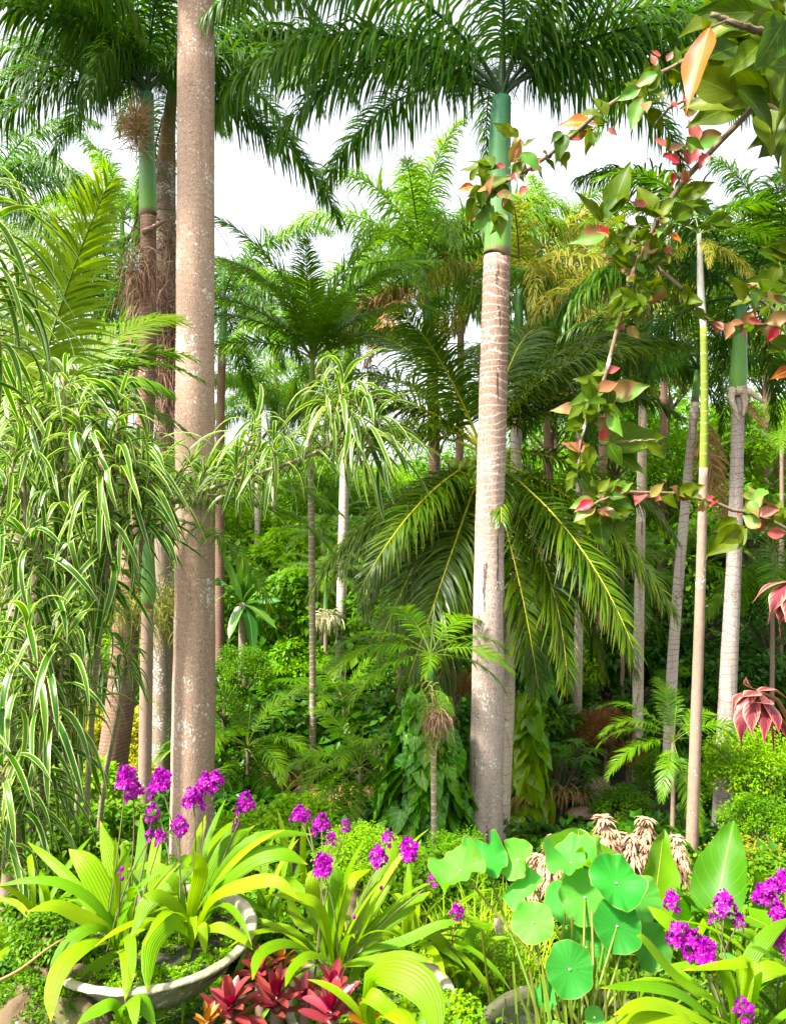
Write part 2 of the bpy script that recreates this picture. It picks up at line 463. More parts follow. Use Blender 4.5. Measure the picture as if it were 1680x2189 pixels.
mb = MB(); mb.add(np.stack([GX, GY, GZ], -1).reshape(-1, 3), np.stack([idx[:-1, :-1], idx[:-1, 1:], idx[1:, 1:], idx[1:, :-1]], -1).reshape(-1, 4))
tag(mb.obj('ground', M['soil']), 'dark soil floor of the gully garden', 'ground', kind='structure')

# ------------------------------------------------------------------ palm fronds
SPEC = {
    #          L    n   leaflet len/half width, gravity, plumose, petiole frac, arch bend, mats
    'royal':  dict(L=4.1, n=135, ll=0.86, lw=0.020, g=2.9, pl=0.65, pet=0.13, bend=1.75, seg=6, mats=('royal', 'rib_dark')),
    'royal_pale': dict(L=4.0, n=115, ll=0.82, lw=0.022, g=2.3, pl=0.7, pet=0.12, bend=1.6, seg=4, mats=('royal_pale', 'rib_green')),
    'royal_yellow': dict(L=3.8, n=90, ll=0.80, lw=0.024, g=2.2, pl=0.7, pet=0.12, bend=1.7, seg=4, mats=('royal_yellow', 'rib_dead')),
    'coconut': dict(L=4.2, n=140, ll=0.92, lw=0.018, g=1.35, pl=0.26, pet=0.17, bend=1.25, seg=5, mats=('coconut', 'rib_yellow')),
    'feather': dict(L=4.2, n=110, ll=0.85, lw=0.022, g=0.9, pl=0.15, pet=0.12, bend=1.25, seg=5, mats=('feather', 'rib_green')),
    'areca': dict(L=2.2, n=48, ll=0.50, lw=0.020, g=0.7, pl=0.10, pet=0.2, bend=1.5, seg=4, mats=('areca', 'rib_green')),
    'areca_lime': dict(L=2.4, n=80, ll=0.58, lw=0.016, g=0.8, pl=0.05, pet=0.15, bend=0.9, seg=4, mats=('areca_lime', 'rib_green')),
    'dead': dict(L=2.6, n=60, ll=0.55, lw=0.020, g=2.6, pl=0.9, pet=0.15, bend=0.6, seg=4, mats=('dead', 'rib_dead')),
}
def frond_into(mb, L, el0, bend, n, ll, lw, g, pl, pet, seg, rng, side=0.0, rib=0.028):
    S = 26
    s = np.linspace(0, 1, S)
    th = R(el0) - bend * (0.25 * s + 0.75 * s ** 1.7) + (R(34) * np.exp(-s / .07) * np.clip((88 - el0) / 60, 0, 1) if el0 > -5 else 0)
    dx = np.cos(th); dz = np.sin(th)
    c = np.zeros((S, 3)); ds = L / (S - 1)
    c[1:, 0] = np.cumsum((dx[1:] + dx[:-1]) / 2) * ds
    c[1:, 2] = np.cumsum((dz[1:] + dz[:-1]) / 2) * ds
    c[:, 1] = side * L * s ** 2
    T = tangents(c[None])[0]
    tube(mb, c, np.interp(s, [0, .08, 1], [rib * 1.6, rib, rib * 0.18]), n=5, mi=1, cap=False)
    for sd in (-1, 1):
        t = np.linspace(pet, 0.995, n) + rng.normal(0, 0.3 / n, n)
        t = np.clip(t, pet, 1)
        p = np.stack([np.interp(t, s, c[:, k]) for k in range(3)], 1)
        tt = nz(np.stack([np.interp(t, s, T[:, k]) for k in range(3)], 1))
        sv = np.array([0, 1.0, 0]) * sd
        up = nz(np.cross(tt, sv * sd))
        up = up * np.sign(up[:, 2:3] + 1e-6)
        q = (t - pet) / (1 - pet)
        ang = R(72) - R(45) * q
        pla = rng.normal(0, pl, n) + 0.18
        d = tt * np.cos(ang)[:, None] + (sv[None] * np.cos(pla)[:, None] + up * np.sin(pla)[:, None]) * np.sin(ang)[:, None]
        d += rng.normal(0, 0.05 + .09 * min(1, pl * 1.4), (n, 3))
        le = ll * np.interp(q, [0, .12, .35, .7, 1], [.55, .85, 1, .8, .35]) * rng.uniform(.88, 1.08, n)
        C = arcs(p, d, le, g * rng.uniform(.6, 1.35, n), seg)
        v = np.linspace(0, 1, seg)
        wd = lw * np.interp(v, [0, .25, .6, 1], [.5, 1, .8, .04])[None] * np.interp(q, [0, .5, 1], [.9, 1, .6])[:, None]
        ribbons(mb, C, tt, wd, cols=2, rn=rng.random(n) * 0.8 + 0.2 * q)

EL = [82, 66, 50, 34, 18, 0, -20, -45, -75]
_fr = {}
def frond_mesh(sp, el, var=0):
    i = int(np.argmin([abs(e - el) for e in EL]))
    key = (sp, i, var)
    if key not in _fr:
        s = SPEC[sp]; rng = np.random.default_rng(abs(hash((i * 7 + var * 131 + len(sp) * 17))) % 99991)
        mb = MB()
        bend = s['bend'] * np.interp(EL[i], [-75, 0, 40, 82], [0.25, 0.75, 1.0, 0.85])
        frond_into(mb, s['L'], EL[i], bend, s['n'], s['ll'], s['lw'], s['g'], s['pl'], s['pet'], s['seg'], rng,
                   side=rng.uniform(-.12, .12), rib=0.026 if s['L'] > 3 else 0.012)
        _fr[key] = mb.mesh('frond', [M[s['mats'][0]], M[s['mats'][1]]])
    return _fr[key]

def add_fronds(root, at, sp, items, sc=1.0):
    """items: (azimuth deg, elevation deg, relative length)"""
    rr = random.Random(int(abs(at[0] * 97 + at[2] * 31)) + len(items))
    for k, (az, el, rs) in enumerate(items):
        e = (Matrix.Rotation(R(az), 3, 'Z') @ Matrix.Rotation(R(rr.uniform(-5, 5)), 3, 'Y') @ Matrix.Rotation(R(rr.uniform(-13, 13)), 3, 'X')).to_euler()
        link('frond', frond_mesh(sp, el, k % 2), root, at, None, sc * rs, rot=e)

def crown_items(n, seed, lo=-15, hi=82, az0=0):
    r = random.Random(seed)
    return [(az0 + i * 137.5 + r.uniform(-14, 14), hi + (lo - hi) * ((i + .5) / n) ** 0.8 + r.uniform(-7, 7), r.uniform(.88, 1.08)) for i in range(n)]

def palm(name, label, path, bark, shaft=None, shaft_mat='shaft', sp='royal', fr=None, fscale=1.0, group=None, bulge=1.0, cat='palm tree', spear=True):
    """path: (x, y, depth, width in picture units) from base to top; shaft: same, continuing upward"""
    pts = [np.append(P(a, b, d), px(w_, d) / 2) for a, b, d, w_ in path]
    b0 = pts[0].copy(); gz = float(ground(b0[0], b0[1])) - 0.15
    if gz < b0[2] - 0.02:
        k = pts[1] - pts[0]
        q = b0.copy(); q[:2] -= k[:2] / max(k[2], .1) * (b0[2] - gz); q[2] = gz; q[3] = b0[3] * 1.12
        pts.insert(0, q)
    pts = np.array(pts)
    base = pts[0, :3].copy()
    root = thing(name, label, cat, base, group=group)
    sm = smooth_path(pts, 40)
    sm[:, 3] *= 1 + 0.012 * np.sin(np.arange(40) * 1.9)
    mb = MB(); tube(mb, sm[:, :3] - base, sm[:, 3], n=22); mb.obj('trunk', M[bark], root)
    top = pts[-1].copy()
    if shaft:
        sp_ = np.array([np.append(P(a, b, d), px(w_, d) / 2) for a, b, d, w_ in shaft])
        sp_ = np.vstack([top[None], sp_]) if np.linalg.norm(sp_[0, :3] - top[:3]) > 0.05 else sp_
        s2 = smooth_path(sp_, 14)
        mb = MB(); tube(mb, s2[:, :3] - base, s2[:, 3], n=18); mb.obj('crownshaft', M[shaft_mat], root)
        top = sp_[-1]
    c = top[:3] - base
    if spear:
        mb = MB(); L = SPEC[sp]['L'] * fscale * 0.45
        tube(mb, [c, c + [0.02, 0, L * .5], c + [0.05, 0.02, L]], [max(.012, top[3] * .5), max(.008, top[3] * .22), .004], n=6)
        mb.obj('spear_leaf', M[SPEC[sp]['mats'][1]], root)
    if fr:
        add_fronds(root, c, sp, fr, fscale)
    return root, base, c

# bark
M['bark_pink'] = barkmat('pinkish_royal_bark', (0.43, 0.29, 0.21), (0.31, 0.195, 0.135), ring=(0.27, 0.17, 0.115), ring_sp=0.075, ring_w=0.05, wob=0.06, speck=.7, lichen=0.42, streak=0.45, fine=60)
M['bark_banded'] = barkmat('banded_royal_bark', (0.42, 0.33, 0.285), (0.28, 0.18, 0.13), top=((0.27, 0.16, 0.115), 4.2, 6.8), ring=(0.50, 0.38, 0.29), ring_sp=0.10, ring_w=0.16, wob=0.10, speck=.5, lichen=0.34, streak=0.6, crack=True, ring_fade=(2.0, 5.6), fine=50)
M['bark_brown'] = barkmat('brown_ringed_bark', (0.21, 0.12, 0.08), (0.11, 0.06, 0.042), ring=(0.33, 0.22, 0.15), ring_sp=0.06, ring_w=0.13, wob=0.2, lichen=0.1, streak=0.5)
M['bark_mossy'] = barkmat('mossy_grey_bark', (0.25, 0.19, 0.14), (0.15, 0.11, 0.075), lichen=0.55, streak=0.5, moss=0.3, ring=(0.14, 0.10, 0.07), ring_sp=0.14, ring_w=0.06)
M['bark_pale_sun'] = barkmat('sun_toned_pale_bark', (0.36, 0.30, 0.27), (0.22, 0.165, 0.135), ring=(0.17, 0.115, 0.085), ring_sp=0.11, ring_w=0.09, wob=0.08, lichen=0.42, streak=0.75, fine=50, speck=.4, lichen_col=(.16, .12, .09))  # pale bark copy in a darker tone, for the trunk in sun
M['bark_pale_shade'] = barkmat('shade_lightened_pale_bark', (0.58, 0.48, 0.41), (0.42, 0.32, 0.26), ring=(0.17, 0.115, 0.085), ring_sp=0.11, ring_w=0.09, wob=0.08, lichen=0.42, streak=0.75, fine=50, lichen_col=(.16, .12, .09))  # same pale bark, colour lightened to offset the shade on the far trunks
M['bark_spotted'] = barkmat('spotted_bark', (0.56, 0.45, 0.34), (0.34, 0.24, 0.16), lichen=0.6, streak=0.8, crack=True, ring=(0.22, 0.15, 0.1), ring_sp=0.1, ring_w=0.06)
M['bark_node'] = barkmat('jointed_cane_bark', (0.30, 0.25, 0.15), (0.22, 0.15, 0.09), ring=(0.62, 0.56, 0.40), ring_sp=0.10, ring_w=0.10, wob=0.03, lichen=0.15, streak=0.5)
M['bark_tan'] = barkmat('tan_cane_bark', (0.27, 0.185, 0.135), (0.20, 0.13, 0.09), ring=(0.20, 0.14, 0.10), ring_sp=0.21, ring_w=0.035, wob=0.03, lichen=0.12, streak=0.3)
M['bark_limecane'] = barkmat('lime_cane_bark', (0.17, 0.22, 0.025), (0.11, 0.16, 0.02), ring=(0.36, 0.36, 0.12), ring_sp=0.13, ring_w=0.08, wob=0.03, streak=0.2)

TALL = 'palms standing in the gully'
# the giant trunk at left of centre, its crown above the frame
palm('royal_palm', 'giant pinkish palm trunk, thickest of all, behind the potted orchids',
     [(410, 1790, 9.4, 92), (415, 1500, 9.4, 91), (417, 1250, 9.4, 84), (418, 700, 9.4, 80), (420, 0, 9.4, 77), (421, -420, 9.4, 74)],
     'bark_pink', shaft=[(421, -700, 9.4, 66)], fr=crown_items(13, 3, 10, 80), fscale=1.05)
# centre palm with the banded trunk
palm('royal_palm', 'tall palm with wavy pale bands below its green crownshaft, in front of the coconut palm',
     [(1036, 1850, 9.9, 78), (1042, 1500, 9.9, 70), (1046, 1150, 9.9, 63), (1055, 800, 9.9, 60), (1062, 548, 9.9, 57)],
     'bark_banded', shaft=[(1063, 535, 9.9, 59), (1066, 420, 9.9, 53), (1068, 300, 9.9, 47), (1072, 210, 9.9, 40)],
     fr=[(178, 34, 1.03), (196, 50, 1.05), (160, 50, .95), (184, 18, .82), (2, 50, 1.05), (345, 34, .98), (20, 34, .95), (352, 18, .92),
         (320, 50, .9), (95, 50, .95), (60, 66, .95), (240, 66, .8), (330, 66, .95), (140, 34, .95)], fscale=1.0)
# left palm with green crownshaft
palm('royal_palm', 'palm with a glossy green crownshaft and brown ringed trunk just left of the giant trunk',
     [(228, 1720, 11.5, 68), (258, 1500, 11.5, 60), (274, 1300, 11.5, 54), (300, 1050, 11.5, 40), (314, 830, 11.5, 36), (317, 640, 11.5, 34), (318, 462, 11.5, 33)],
     'bark_brown', shaft=[(317, 450, 11.5, 37), (316, 380, 11.5, 35), (315, 290, 11.5, 31), (316, 200, 11.5, 26)],
     fr=[(180, 18, .85), (172, 34, .95), (190, 50, .95), (160, 50, 1), (205, 34, .9), (140, 34, .9), (225, 50, .9), (100, 66, .9), (60, 50, .9), (20, 50, .85),
         (350, 34, .8), (300, 66, .8), (260, 66, .8), (182, 66, .95), (120, 50, .95), (200, 66, .9)], fscale=0.93)
# palm behind it with brown sheaths and dead skirt
r, b, c = palm('royal_palm', 'mottled grey-brown palm with shaggy dead flower stalks, half hidden by the giant trunk',
     [(346, 1720, 13, 42), (348, 1300, 13, 42), (352, 900, 13, 42), (356, 350, 13, 40)], 'bark_mossy',
     shaft=[(360, 280, 13, 30), (368, 200, 13, 22)], shaft_mat='shaft_brown',
     fr=crown_items(14, 8, 0, 80, 40), fscale=0.95)
# small palm with swollen green shaft
palm('cane_palm', 'slim jointed brown palm with a swollen green shaft between two mossy trunks',
     [(310, 1690, 9, 28), (313, 1480, 9, 27), (316, 1308, 9, 25)], 'bark_tan',
     shaft=[(316, 1300, 9, 24), (318, 1260, 9, 32), (318, 1200, 9, 26), (320, 1120, 9, 20)],
     sp='areca', fr=[(5, 34, 1.2), (350, 50, 1.25), (20, 18, 1.15), (175, 34, 1.2), (190, 50, 1.1), (150, 18, 1.1), (60, 50, 1.1), (120, 66, 1.1), (270, 50, .9), (230, 18, 1), (330, 0, 1.)], fscale=0.95)
# coconut palm
r, b, c = palm('coconut_palm', 'coconut palm with drooping shiny fronds and green coconuts behind the banded trunk',
     [(1068, 1930, 11.2, 28), (1080, 1650, 11.4, 27), (1088, 1420, 11.6, 24), (1070, 1200, 11.8, 22), (1035, 975, 12, 22)], 'bark_spotted', sp='coconut',
     fr=[(200, -20, .82), (215, -20, .9), (225, -45, .9), (205, -45, .85), (240, -20, .9), (190, -45, .8), (245, -45, .95), (235, -75, .85), (258, -45, 1.0), (285, -45, .95), (310, -45, 1.0), (320, -75, .9), (335, -45, 1.0), (330, -20, .95), (345, -20, .9), (300, -20, 1.0), (350, -45, .95), (275, -75, 1.0),
         (352, 0, .85), (8, 34, .95), (165, 34, 1.0), (178, 18, .95), (30, 50, 1), (150, 50, 1), (190, 34, .85), (215, 18, .75), (100, 66, 1), (60, 66, .95), (20, 66, .95),
         (130, 66, 1), (330, 50, .8), (240, 66, .8), (270, 0, .7), (188, -20, .9), (350, 50, .95)], fscale=0.93)
# coconuts: fruit of the palm
m_nut = leafmat('green_coconut', (0.22, 0.30, 0.05), (0.12, 0.2, 0.03), trans=0, rough=0.4)
rng = np.random.default_rng(5)
coco_root, coco_base, coco_c = r, b, c
def ball(mb, c, r, sq=(1, 1, 1), n=10, rn=.5, mi=0, jag=0.0, rg=None):
    a = np.linspace(0, 2 * math.pi, n, endpoint=False); t = np.linspace(0.02, math.pi - 0.02, n // 2 + 2)
    A, T = np.meshgrid(a, t)
    v = np.stack([np.cos(A) * np.sin(T), np.sin(A) * np.sin(T), np.cos(T)], -1)
    if jag and rg is not None: v = v * (1 + rg.normal(0, jag, v.shape[:2] + (1,)))
    v = v * r * np.array(sq) + np.asarray(c)
    idx = np.arange(A.size).reshape(A.shape); nx = np.roll(idx, -1, 1)
    F = np.stack([idx[:-1], idx[1:], nx[1:], nx[:-1]], -1).reshape(-1, 4)
    mb.add(v.reshape(-1, 3), F, None, rn, mi)
for k in range(9):
    p = P(1000, 985, 11.7) - coco_base + rng.normal(0, 1, 3) * [.13, .1, .10] + [-0.12, -.12, -.05]
    mb = MB(); ball(mb, (0, 0, 0), 0.075, (1, 1, 1.25), 12, rng.random()); link('coconut', mb.mesh('coconut', m_nut), coco_root, p)

# middle and far palms: (label, path, bark, shaft, shaft material, fronds species, frond items or (n, seed, lo, hi), scale)
FAR = [
 ('slender pale jointed palm in the middle of the garden with bright upright fronds',
  [(669, 1705, 14, 15), (668, 1350, 14, 14), (665, 1040, 14, 13), (666, 900, 14, 12)], 'bark_node', [(667, 830, 14, 13), (668, 770, 14, 9)], 'shaft_lime',
  'feather', [(178, 50, .95), (165, 66, 1.), (185, 82, 1.05), (10, 50, .9), (25, 66, 1), (0, 82, 1.05), (190, 34, .85), (355, 34, .85), (95, 66, 1), (130, 50, .9), (60, 50, .9), (172, 66, .9), (8, 66, .9), (270, 66, .8), (240, 50, .7), (300, 50, .7), (176, 18, .8), (3, 18, .8)], .74),
 ('thin tan palm with a creamy flower cluster under its green shaft',
  [(692, 1610, 18, 10), (695, 1450, 18, 9), (697, 1320, 18, 9)], 'bark_tan', [(697, 1310, 18, 12), (698, 1230, 18, 8)], 'shaft', 'areca', (11, 12, -5, 70), .75),
 ('straight pale pink palm trunk beside the thin tan palm with the creamy flowers',
  [(722, 1640, 20, 25), (730, 1300, 20, 22), (738, 950, 20, 20), (741, 830, 20, 19)], 'bark_pale_shade', [(742, 820, 20, 21), (744, 720, 20, 14)], 'shaft', 'royal_pale', (13, 21, -20, 75), .85),
 ('left one of the distant pair of palm trunks above the banana plant',
  [(549, 1262, 29, 15), (552, 1050, 29, 13), (553, 900, 29, 12)], 'bark_pale_shade', [(553, 840, 29, 12)], 'shaft', 'royal_pale', (11, 31, -20, 75), .9),
 ('right one of the distant pair of palm trunks above the banana plant',
  [(586, 1245, 30, 12), (586, 1000, 30, 11), (587, 930, 30, 11)], 'bark_pale_shade', [(587, 880, 30, 10)], 'shaft', 'royal_pale', (11, 32, -20, 75), .85),
 ('palm with a spreading dark crown showing against the sky directly right of the giant trunk',
  [(470, 1300, 22, 20), (472, 900, 22, 18), (476, 745, 22, 17)], 'bark_brown', [(477, 735, 22, 18), (480, 655, 22, 12)], 'shaft', 'royal', (17, 41, -20, 82), 1.0),
 ('palm whose bushy crown sits low between the left frond and the green crownshaft palm',
  [(218, 1150, 25, 18), (220, 900, 25, 17), (222, 735, 25, 16)], 'bark_brown', [(224, 725, 25, 17), (227, 640, 25, 11)], 'shaft', 'royal', (15, 51, -20, 80), 1.0),
 ('small far palm under the bushy crown left of the brown ringed trunk',
  [(205, 1180, 30, 14), (208, 950, 30, 13)], 'bark_brown', [(210, 840, 30, 12)], 'shaft', 'royal_pale', (11, 61, -20, 75), .8),
 ('large crowned royal palm filling the centre behind the banded trunk with tan drooping lower fronds',
  [(935, 1250, 18, 26), (928, 950, 18, 24), (924, 790, 18, 24)], 'bark_brown', [(920, 740, 18, 26), (905, 570, 18, 16)], 'shaft', 'royal_pale', (22, 71, -22, 82), 1.0),
 ('royal palm with yellowing drooping fronds seen just right of the banded trunk',
  [(1100, 1300, 17, 26), (1103, 950, 17, 24), (1105, 760, 17, 24)], 'bark_pale_shade', [(1107, 740, 17, 24), (1110, 610, 17, 15)], 'shaft', 'royal_yellow', (14, 81, -25, 75), .85),
 ('lone thin pale cane palm stem standing over the dark spiky fan palm bush',
  [(1185, 1680, 17, 13), (1185, 1500, 17, 12), (1187, 1380, 17, 11), (1190, 1150, 17, 10)], 'bark_tan', [(1191, 1080, 17, 12)], 'shaft', 'areca', (10, 91, -5, 75), .9),
 ('white-flecked palm trunk partly hidden by the coconut fronds, left of the spotted trunk',
  [(1230, 1740, 16, 20), (1234, 1500, 16, 19), (1238, 1200, 16, 17), (1240, 860, 16, 16)], 'bark_spotted', [(1241, 840, 16, 17), (1243, 770, 16, 11)], 'shaft', 'royal', (13, 101, -15, 75), .8),
 ('cream and brown spotted palm trunk with a ragged brown collar, right of the coconut fronds',
  [(1361, 1700, 14.5, 24), (1364, 1400, 14.5, 22), (1370, 1050, 14.5, 19), (1376, 760, 14.5, 17)], 'bark_spotted', [(1378, 740, 14.5, 18), (1382, 650, 14.5, 12)], 'shaft_brown', 'royal_yellow', (12, 111, -20, 70), .75),
 ('pale leaning palm trunk with one long dead brown frond hanging down its right side',
  [(1424, 1720, 14, 26), (1438, 1400, 14, 23), (1462, 1100, 14, 20), (1485, 860, 14, 17)], 'bark_pale_shade', [(1486, 845, 14, 16), (1490, 790, 14, 12)], 'shaft', 'royal', (12, 121, -10, 75), .7),
 ('smooth tan palm stem turning lime green, then white, beside the dead hanging frond',
  [(1474, 1920, 9, 27), (1485, 1600, 9, 24), (1495, 1300, 9, 21), (1503, 1000, 9, 18)], 'bark_tan', None, None, None, None, 1),
 ('pale palm trunk with torn brown husks below its vivid green shaft',
  [(1540, 1800, 11, 42), (1556, 1450, 11, 36), (1568, 1200, 11, 31), (1574, 1000, 11, 27), (1577, 850, 11, 26)], 'bark_pale_sun', [(1577, 812, 11, 36), (1579, 760, 11, 32), (1582, 690, 11, 26), (1584, 640, 11, 17)], 'shaft', 'royal', (13, 141, -10, 82), .8),
]
R_ = {}
for i, (lab, path, bark, shaft, sm_, sp, fr, sc) in enumerate(FAR):
    items = crown_items(*fr[:2], fr[2], fr[3], i * 37) if isinstance(fr, tuple) else fr
    R_[i] = palm('palm' if sp in (None, 'areca') else 'royal_palm', lab, path, bark, shaft, sm_ or 'shaft', sp or 'areca', items, sc, spear=sp is not None)

# upper green cane of the tan stem and its crown
root, b, c = R_[14]
s2 = smooth_path([np.append(P(x, y, 9) - b, px(w_, 9) / 2) for x, y, w_ in [(1503, 1003, 17.5), (1505, 860, 16), (1503, 700, 14)]], 12)
mb = MB(); tube(mb, s2[:, :3], s2[:, 3], n=16); mb.obj('green_cane', M['bark_limecane'], root)
s2 = smooth_path([np.append(P(x, y, 9) - b, px(w_, 9) / 2) for x, y, w_ in [(1503, 700, 14), (1497, 620, 15), (1495, 545, 12), (1493, 500, 9)]], 12)
mb = MB(); tube(mb, s2[:, :3], s2[:, 3], n=16); mb.obj('crownshaft', barkmat('white_powdery_shaft', (0.42, 0.40, 0.35), (0.28, 0.25, 0.2), streak=0.4), root)
add_fronds(root, P(1493, 505, 9) - b, 'areca', [(175, 34, 1), (200, 50, 1), (10, 18, .9), (40, 50, 1), (120, 34, .9), (330, 34, .8), (90, 66, 1)], .72)
add_fronds(root, P(1493, 520, 9) - b, 'royal_yellow', [(190, -20, .8), (350, -20, .8), (270, -20, .7)], .28)

# dead material hanging on palms
for idx_, spots_ in ((13, [(1487, 850, 14, 300, -75, .95), (1489, 860, 14, 330, -75, .8)]), (15, [(1580, 850, 11, 300, -45, .22), (1575, 840, 11, 350, -45, .2)]),
                    (12, [(1385, 750, 14.5, 330, -45, .4), (1380, 745, 14.5, 200, -45, .35)]), (8, [(905, 600, 18, 185, -20, 1.1), (905, 600, 18, 215, -45, 1.1), (905, 600, 18, 160, -20, 1.1)]),
                    (9, [(1107, 640, 17, 350, -45, 1.15), (1107, 640, 17, 330, -20, 1.1), (1107, 640, 17, 20, -45, 1.1)]), (2, [(742, 730, 20, 0, -45, .7), (742, 730, 20, 200, -45, .7)])):
    root, b, c = R_[idx_]
    for x, y, d, az, el, sc in spots_:
        link('dead_frond', frond_mesh('dead', el, 0), root, P(x, y, d) - b, R(az), sc)

# shaggy dead flower stalks on the two left palms, mossy epiphyte mats
m_fib = leafmat('dry_flower_stalk', (0.20, 0.12, 0.09), (0.34, 0.22, 0.15), trans=0.0, rough=0.9, spec=.1)
def strands(name, root, base, x, y, d, rx, ry, n, L, g, seed, mat, wdt=.006, up=0.0):
    rg = np.random.default_rng(seed)
    p0 = P(x, y, d) - base + rg.normal(0, 1, (n, 3)) * [px(rx, d), px(rx, d), px(ry, d)] * 0.5
    dd = rg.normal(0, 1, (n, 3)) * [.5, .5, .4] + [0, -.1, up]
    C = arcs(p0, dd, L * rg.uniform(.5, 1.2, n), g, 7)
    C[:, 1:] += np.cumsum(rg.normal(0, L * .02, (n, 6, 3)), 1)
    mb = MB(); ribbons(mb, C, rg.normal(0, 1, (n, 3)), wdt * np.interp(np.linspace(0, 1, 7), [0, .7, 1], [1, .8, .2])[None], rn=rg.random(n))
    return mb.obj(name, mat, root)
palms_left = [o for o in scene.objects if o.name.startswith('royal_palm') and 'category' in o]
def find(lbl):
    return next(o for o in scene.objects if o.get('label', '').startswith(lbl))
mo = find('mottled grey-brown'); gc = find('palm with a glossy green'); mob = np.array(mo.location); gcb = np.array(gc.location)
strands('dead_flower_stalk', mo, mob, 362, 620, 12.7, 40, 300, 420, 1.3, 4, 1, m_fib, .008)
strands('dead_flower_stalk', mo, mob, 345, 780, 12.7, 30, 200, 260, 1.4, 5, 2, m_fib, .008)
strands('dead_flower_stalk', gc, gcb, 300, 590, 11.3, 26, 50, 260, .5, 5, 3, m_fib, .006)
strands('flower_plume', gc, gcb, 292, 275, 11.2, 10, 40, 420, .42, .5, 4, leafmat('tan_plume', (0.42, 0.28, 0.17), (0.55, 0.38, 0.26), trans=.2, rough=.8), .006, up=.2)
m_moss = leafmat('hanging_moss', (0.10, 0.14, 0.03), (0.24, 0.26, 0.08), trans=.2, rough=.9, spec=.1)
strands('moss_mat', mo, mob, 348, 1300, 12.6, 44, 60, 500, .35, 3, 6, m_moss, .006)
strands('moss_mat', gc, gcb, 277, 1290, 11.3, 60, 40, 420, .35, 1.5, 7, m_moss, .006)
r0, b0, c0 = R_[1]
strands('flower_cluster', r0, b0, 697, 1318, 17.8, 18, 10, 260, .35, 3.2, 8, leafmat('cream_flower', (0.62, 0.55, 0.32), (0.7, 0.66, 0.45), trans=.2, rough=.7), .012)

# broken dead leaf base crossing the crownshaft palm
mb = MB(); tube(mb, smooth_path([np.append(P(x, y, 11.3) - gcb, q) for x, y, q in [(305, 497, .05), (325, 488, .06), (342, 478, .045), (352, 472, .02)]], 12)[:, :3], np.linspace(.055, .015, 12), n=8)
mb.obj('leaf_base', M['bark_brown'], gc)
root, b, c = R_[15]
mb = MB()
for pts in ([(1570, 835), (1600, 838), (1618, 850), (1632, 860)], [(1568, 830), (1562, 850), (1572, 880), (1580, 900)], [(1585, 825), (1592, 860), (1588, 890)]):
    s_ = smooth_path([P(x, y, 10.9) - b for x, y in pts], 10); tube(mb, s_, np.linspace(.07, .015, 10), n=7)
mb.obj('husk', M['bark_spotted'], root)

# ------------------------------------------------------------------ leafy masses
def leaf_cloud(mb, cen, nrm, L, wd, rg, rn=None, droop=.3, mi=0, fold=.25):
    """one small folded leaf per row: cen (N,3) start, nrm (N,3) direction, L (N), wd ratio"""
    N = len(cen); L = np.broadcast_to(L, (N,))
    d = nz(nrm + rg.normal(0, .45, (N, 3)) - [0, 0, droop])
    h = nz(np.cross(d, nz(rg.normal(0, .35, (N, 3)) + [0, 0, 1])))
    up = np.cross(h, d)
    m1 = cen + d * (L * .45)[:, None]
    tip = cen + d * L[:, None] - [0, 0, 1] * (L * .12)[:, None]
    a = m1 + h * (L * wd)[:, None] + up * (L * wd * fold)[:, None]
    b_ = m1 - h * (L * wd)[:, None] + up * (L * wd * fold)[:, None]
    V = np.stack([cen, a, tip, b_], 1)
    i = np.arange(N * 4).reshape(N, 4)
    F = np.concatenate([i[:, [0, 1, 2]], i[:, [0, 2, 3]]])
    UV = np.broadcast_to(np.array([[.5, 0], [1, .5], [.5, 1], [0, .5]]), (N, 4, 2))
    rn = rg.random(N) if rn is None else rn
    mb.add(V.reshape(-1, 3), F, UV.reshape(-1, 2), np.repeat(rn, 4), mi)

def bush_mesh(name, mat, leaf, ratio, nclump, per, seed, shape=(1, 1, .9), stem=True, droop=.3, csize=.30, cov=0.0):
    rg = np.random.default_rng(seed); mb = MB()
    u = rg.normal(0, 1, (nclump, 3)); u[:, 2] = np.abs(u[:, 2]) * .9 - .25; u = nz(u)
    r_ = rg.uniform(.45, 1.0, nclump) ** .6
    cc = u * r_[:, None] * np.array(shape)
    cr = csize * rg.uniform(.6, 1.25, nclump)
    tone = rg.uniform(.0, 1, nclump)
    k = np.repeat(np.arange(nclump), per)
    v = nz(rg.normal(0, 1, (len(k), 3)) + u[k] * .5)
    p = cc[k] + v * (cr[k] * rg.uniform(.35, 1, len(k)))[:, None]
    leaf_cloud(mb, p, v, leaf * rg.uniform(.6, 1.2, len(k)), ratio, rg, np.clip(tone[k] * .6 + rg.random(len(k)) * .4, 0, 1), droop)
    if stem:
        for j in range(min(14, nclump)):
            a = np.array([rg.normal(0, .06), rg.normal(0, .06), -.95]); e = cc[j]
            s_ = smooth_path([a, (a + e) / 2 + rg.normal(0, .08, 3), e], 6)
            tube(mb, s_, np.linspace(.03, .008, 6), n=5, mi=1)
    return mb.mesh(name, [mat, M['twig']])
M['twig'] = barkmat('twig_bark', (0.16, 0.11, 0.07), (0.09, 0.06, 0.04), streak=.3)
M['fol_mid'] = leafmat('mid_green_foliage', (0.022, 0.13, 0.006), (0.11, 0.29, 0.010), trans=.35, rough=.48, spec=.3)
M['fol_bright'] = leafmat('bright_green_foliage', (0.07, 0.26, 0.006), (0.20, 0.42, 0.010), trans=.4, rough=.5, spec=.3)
M['fol_dark'] = leafmat('dark_green_foliage', (0.010, 0.075, 0.010), (0.045, 0.16, 0.012), trans=.25, rough=.38, spec=.4)
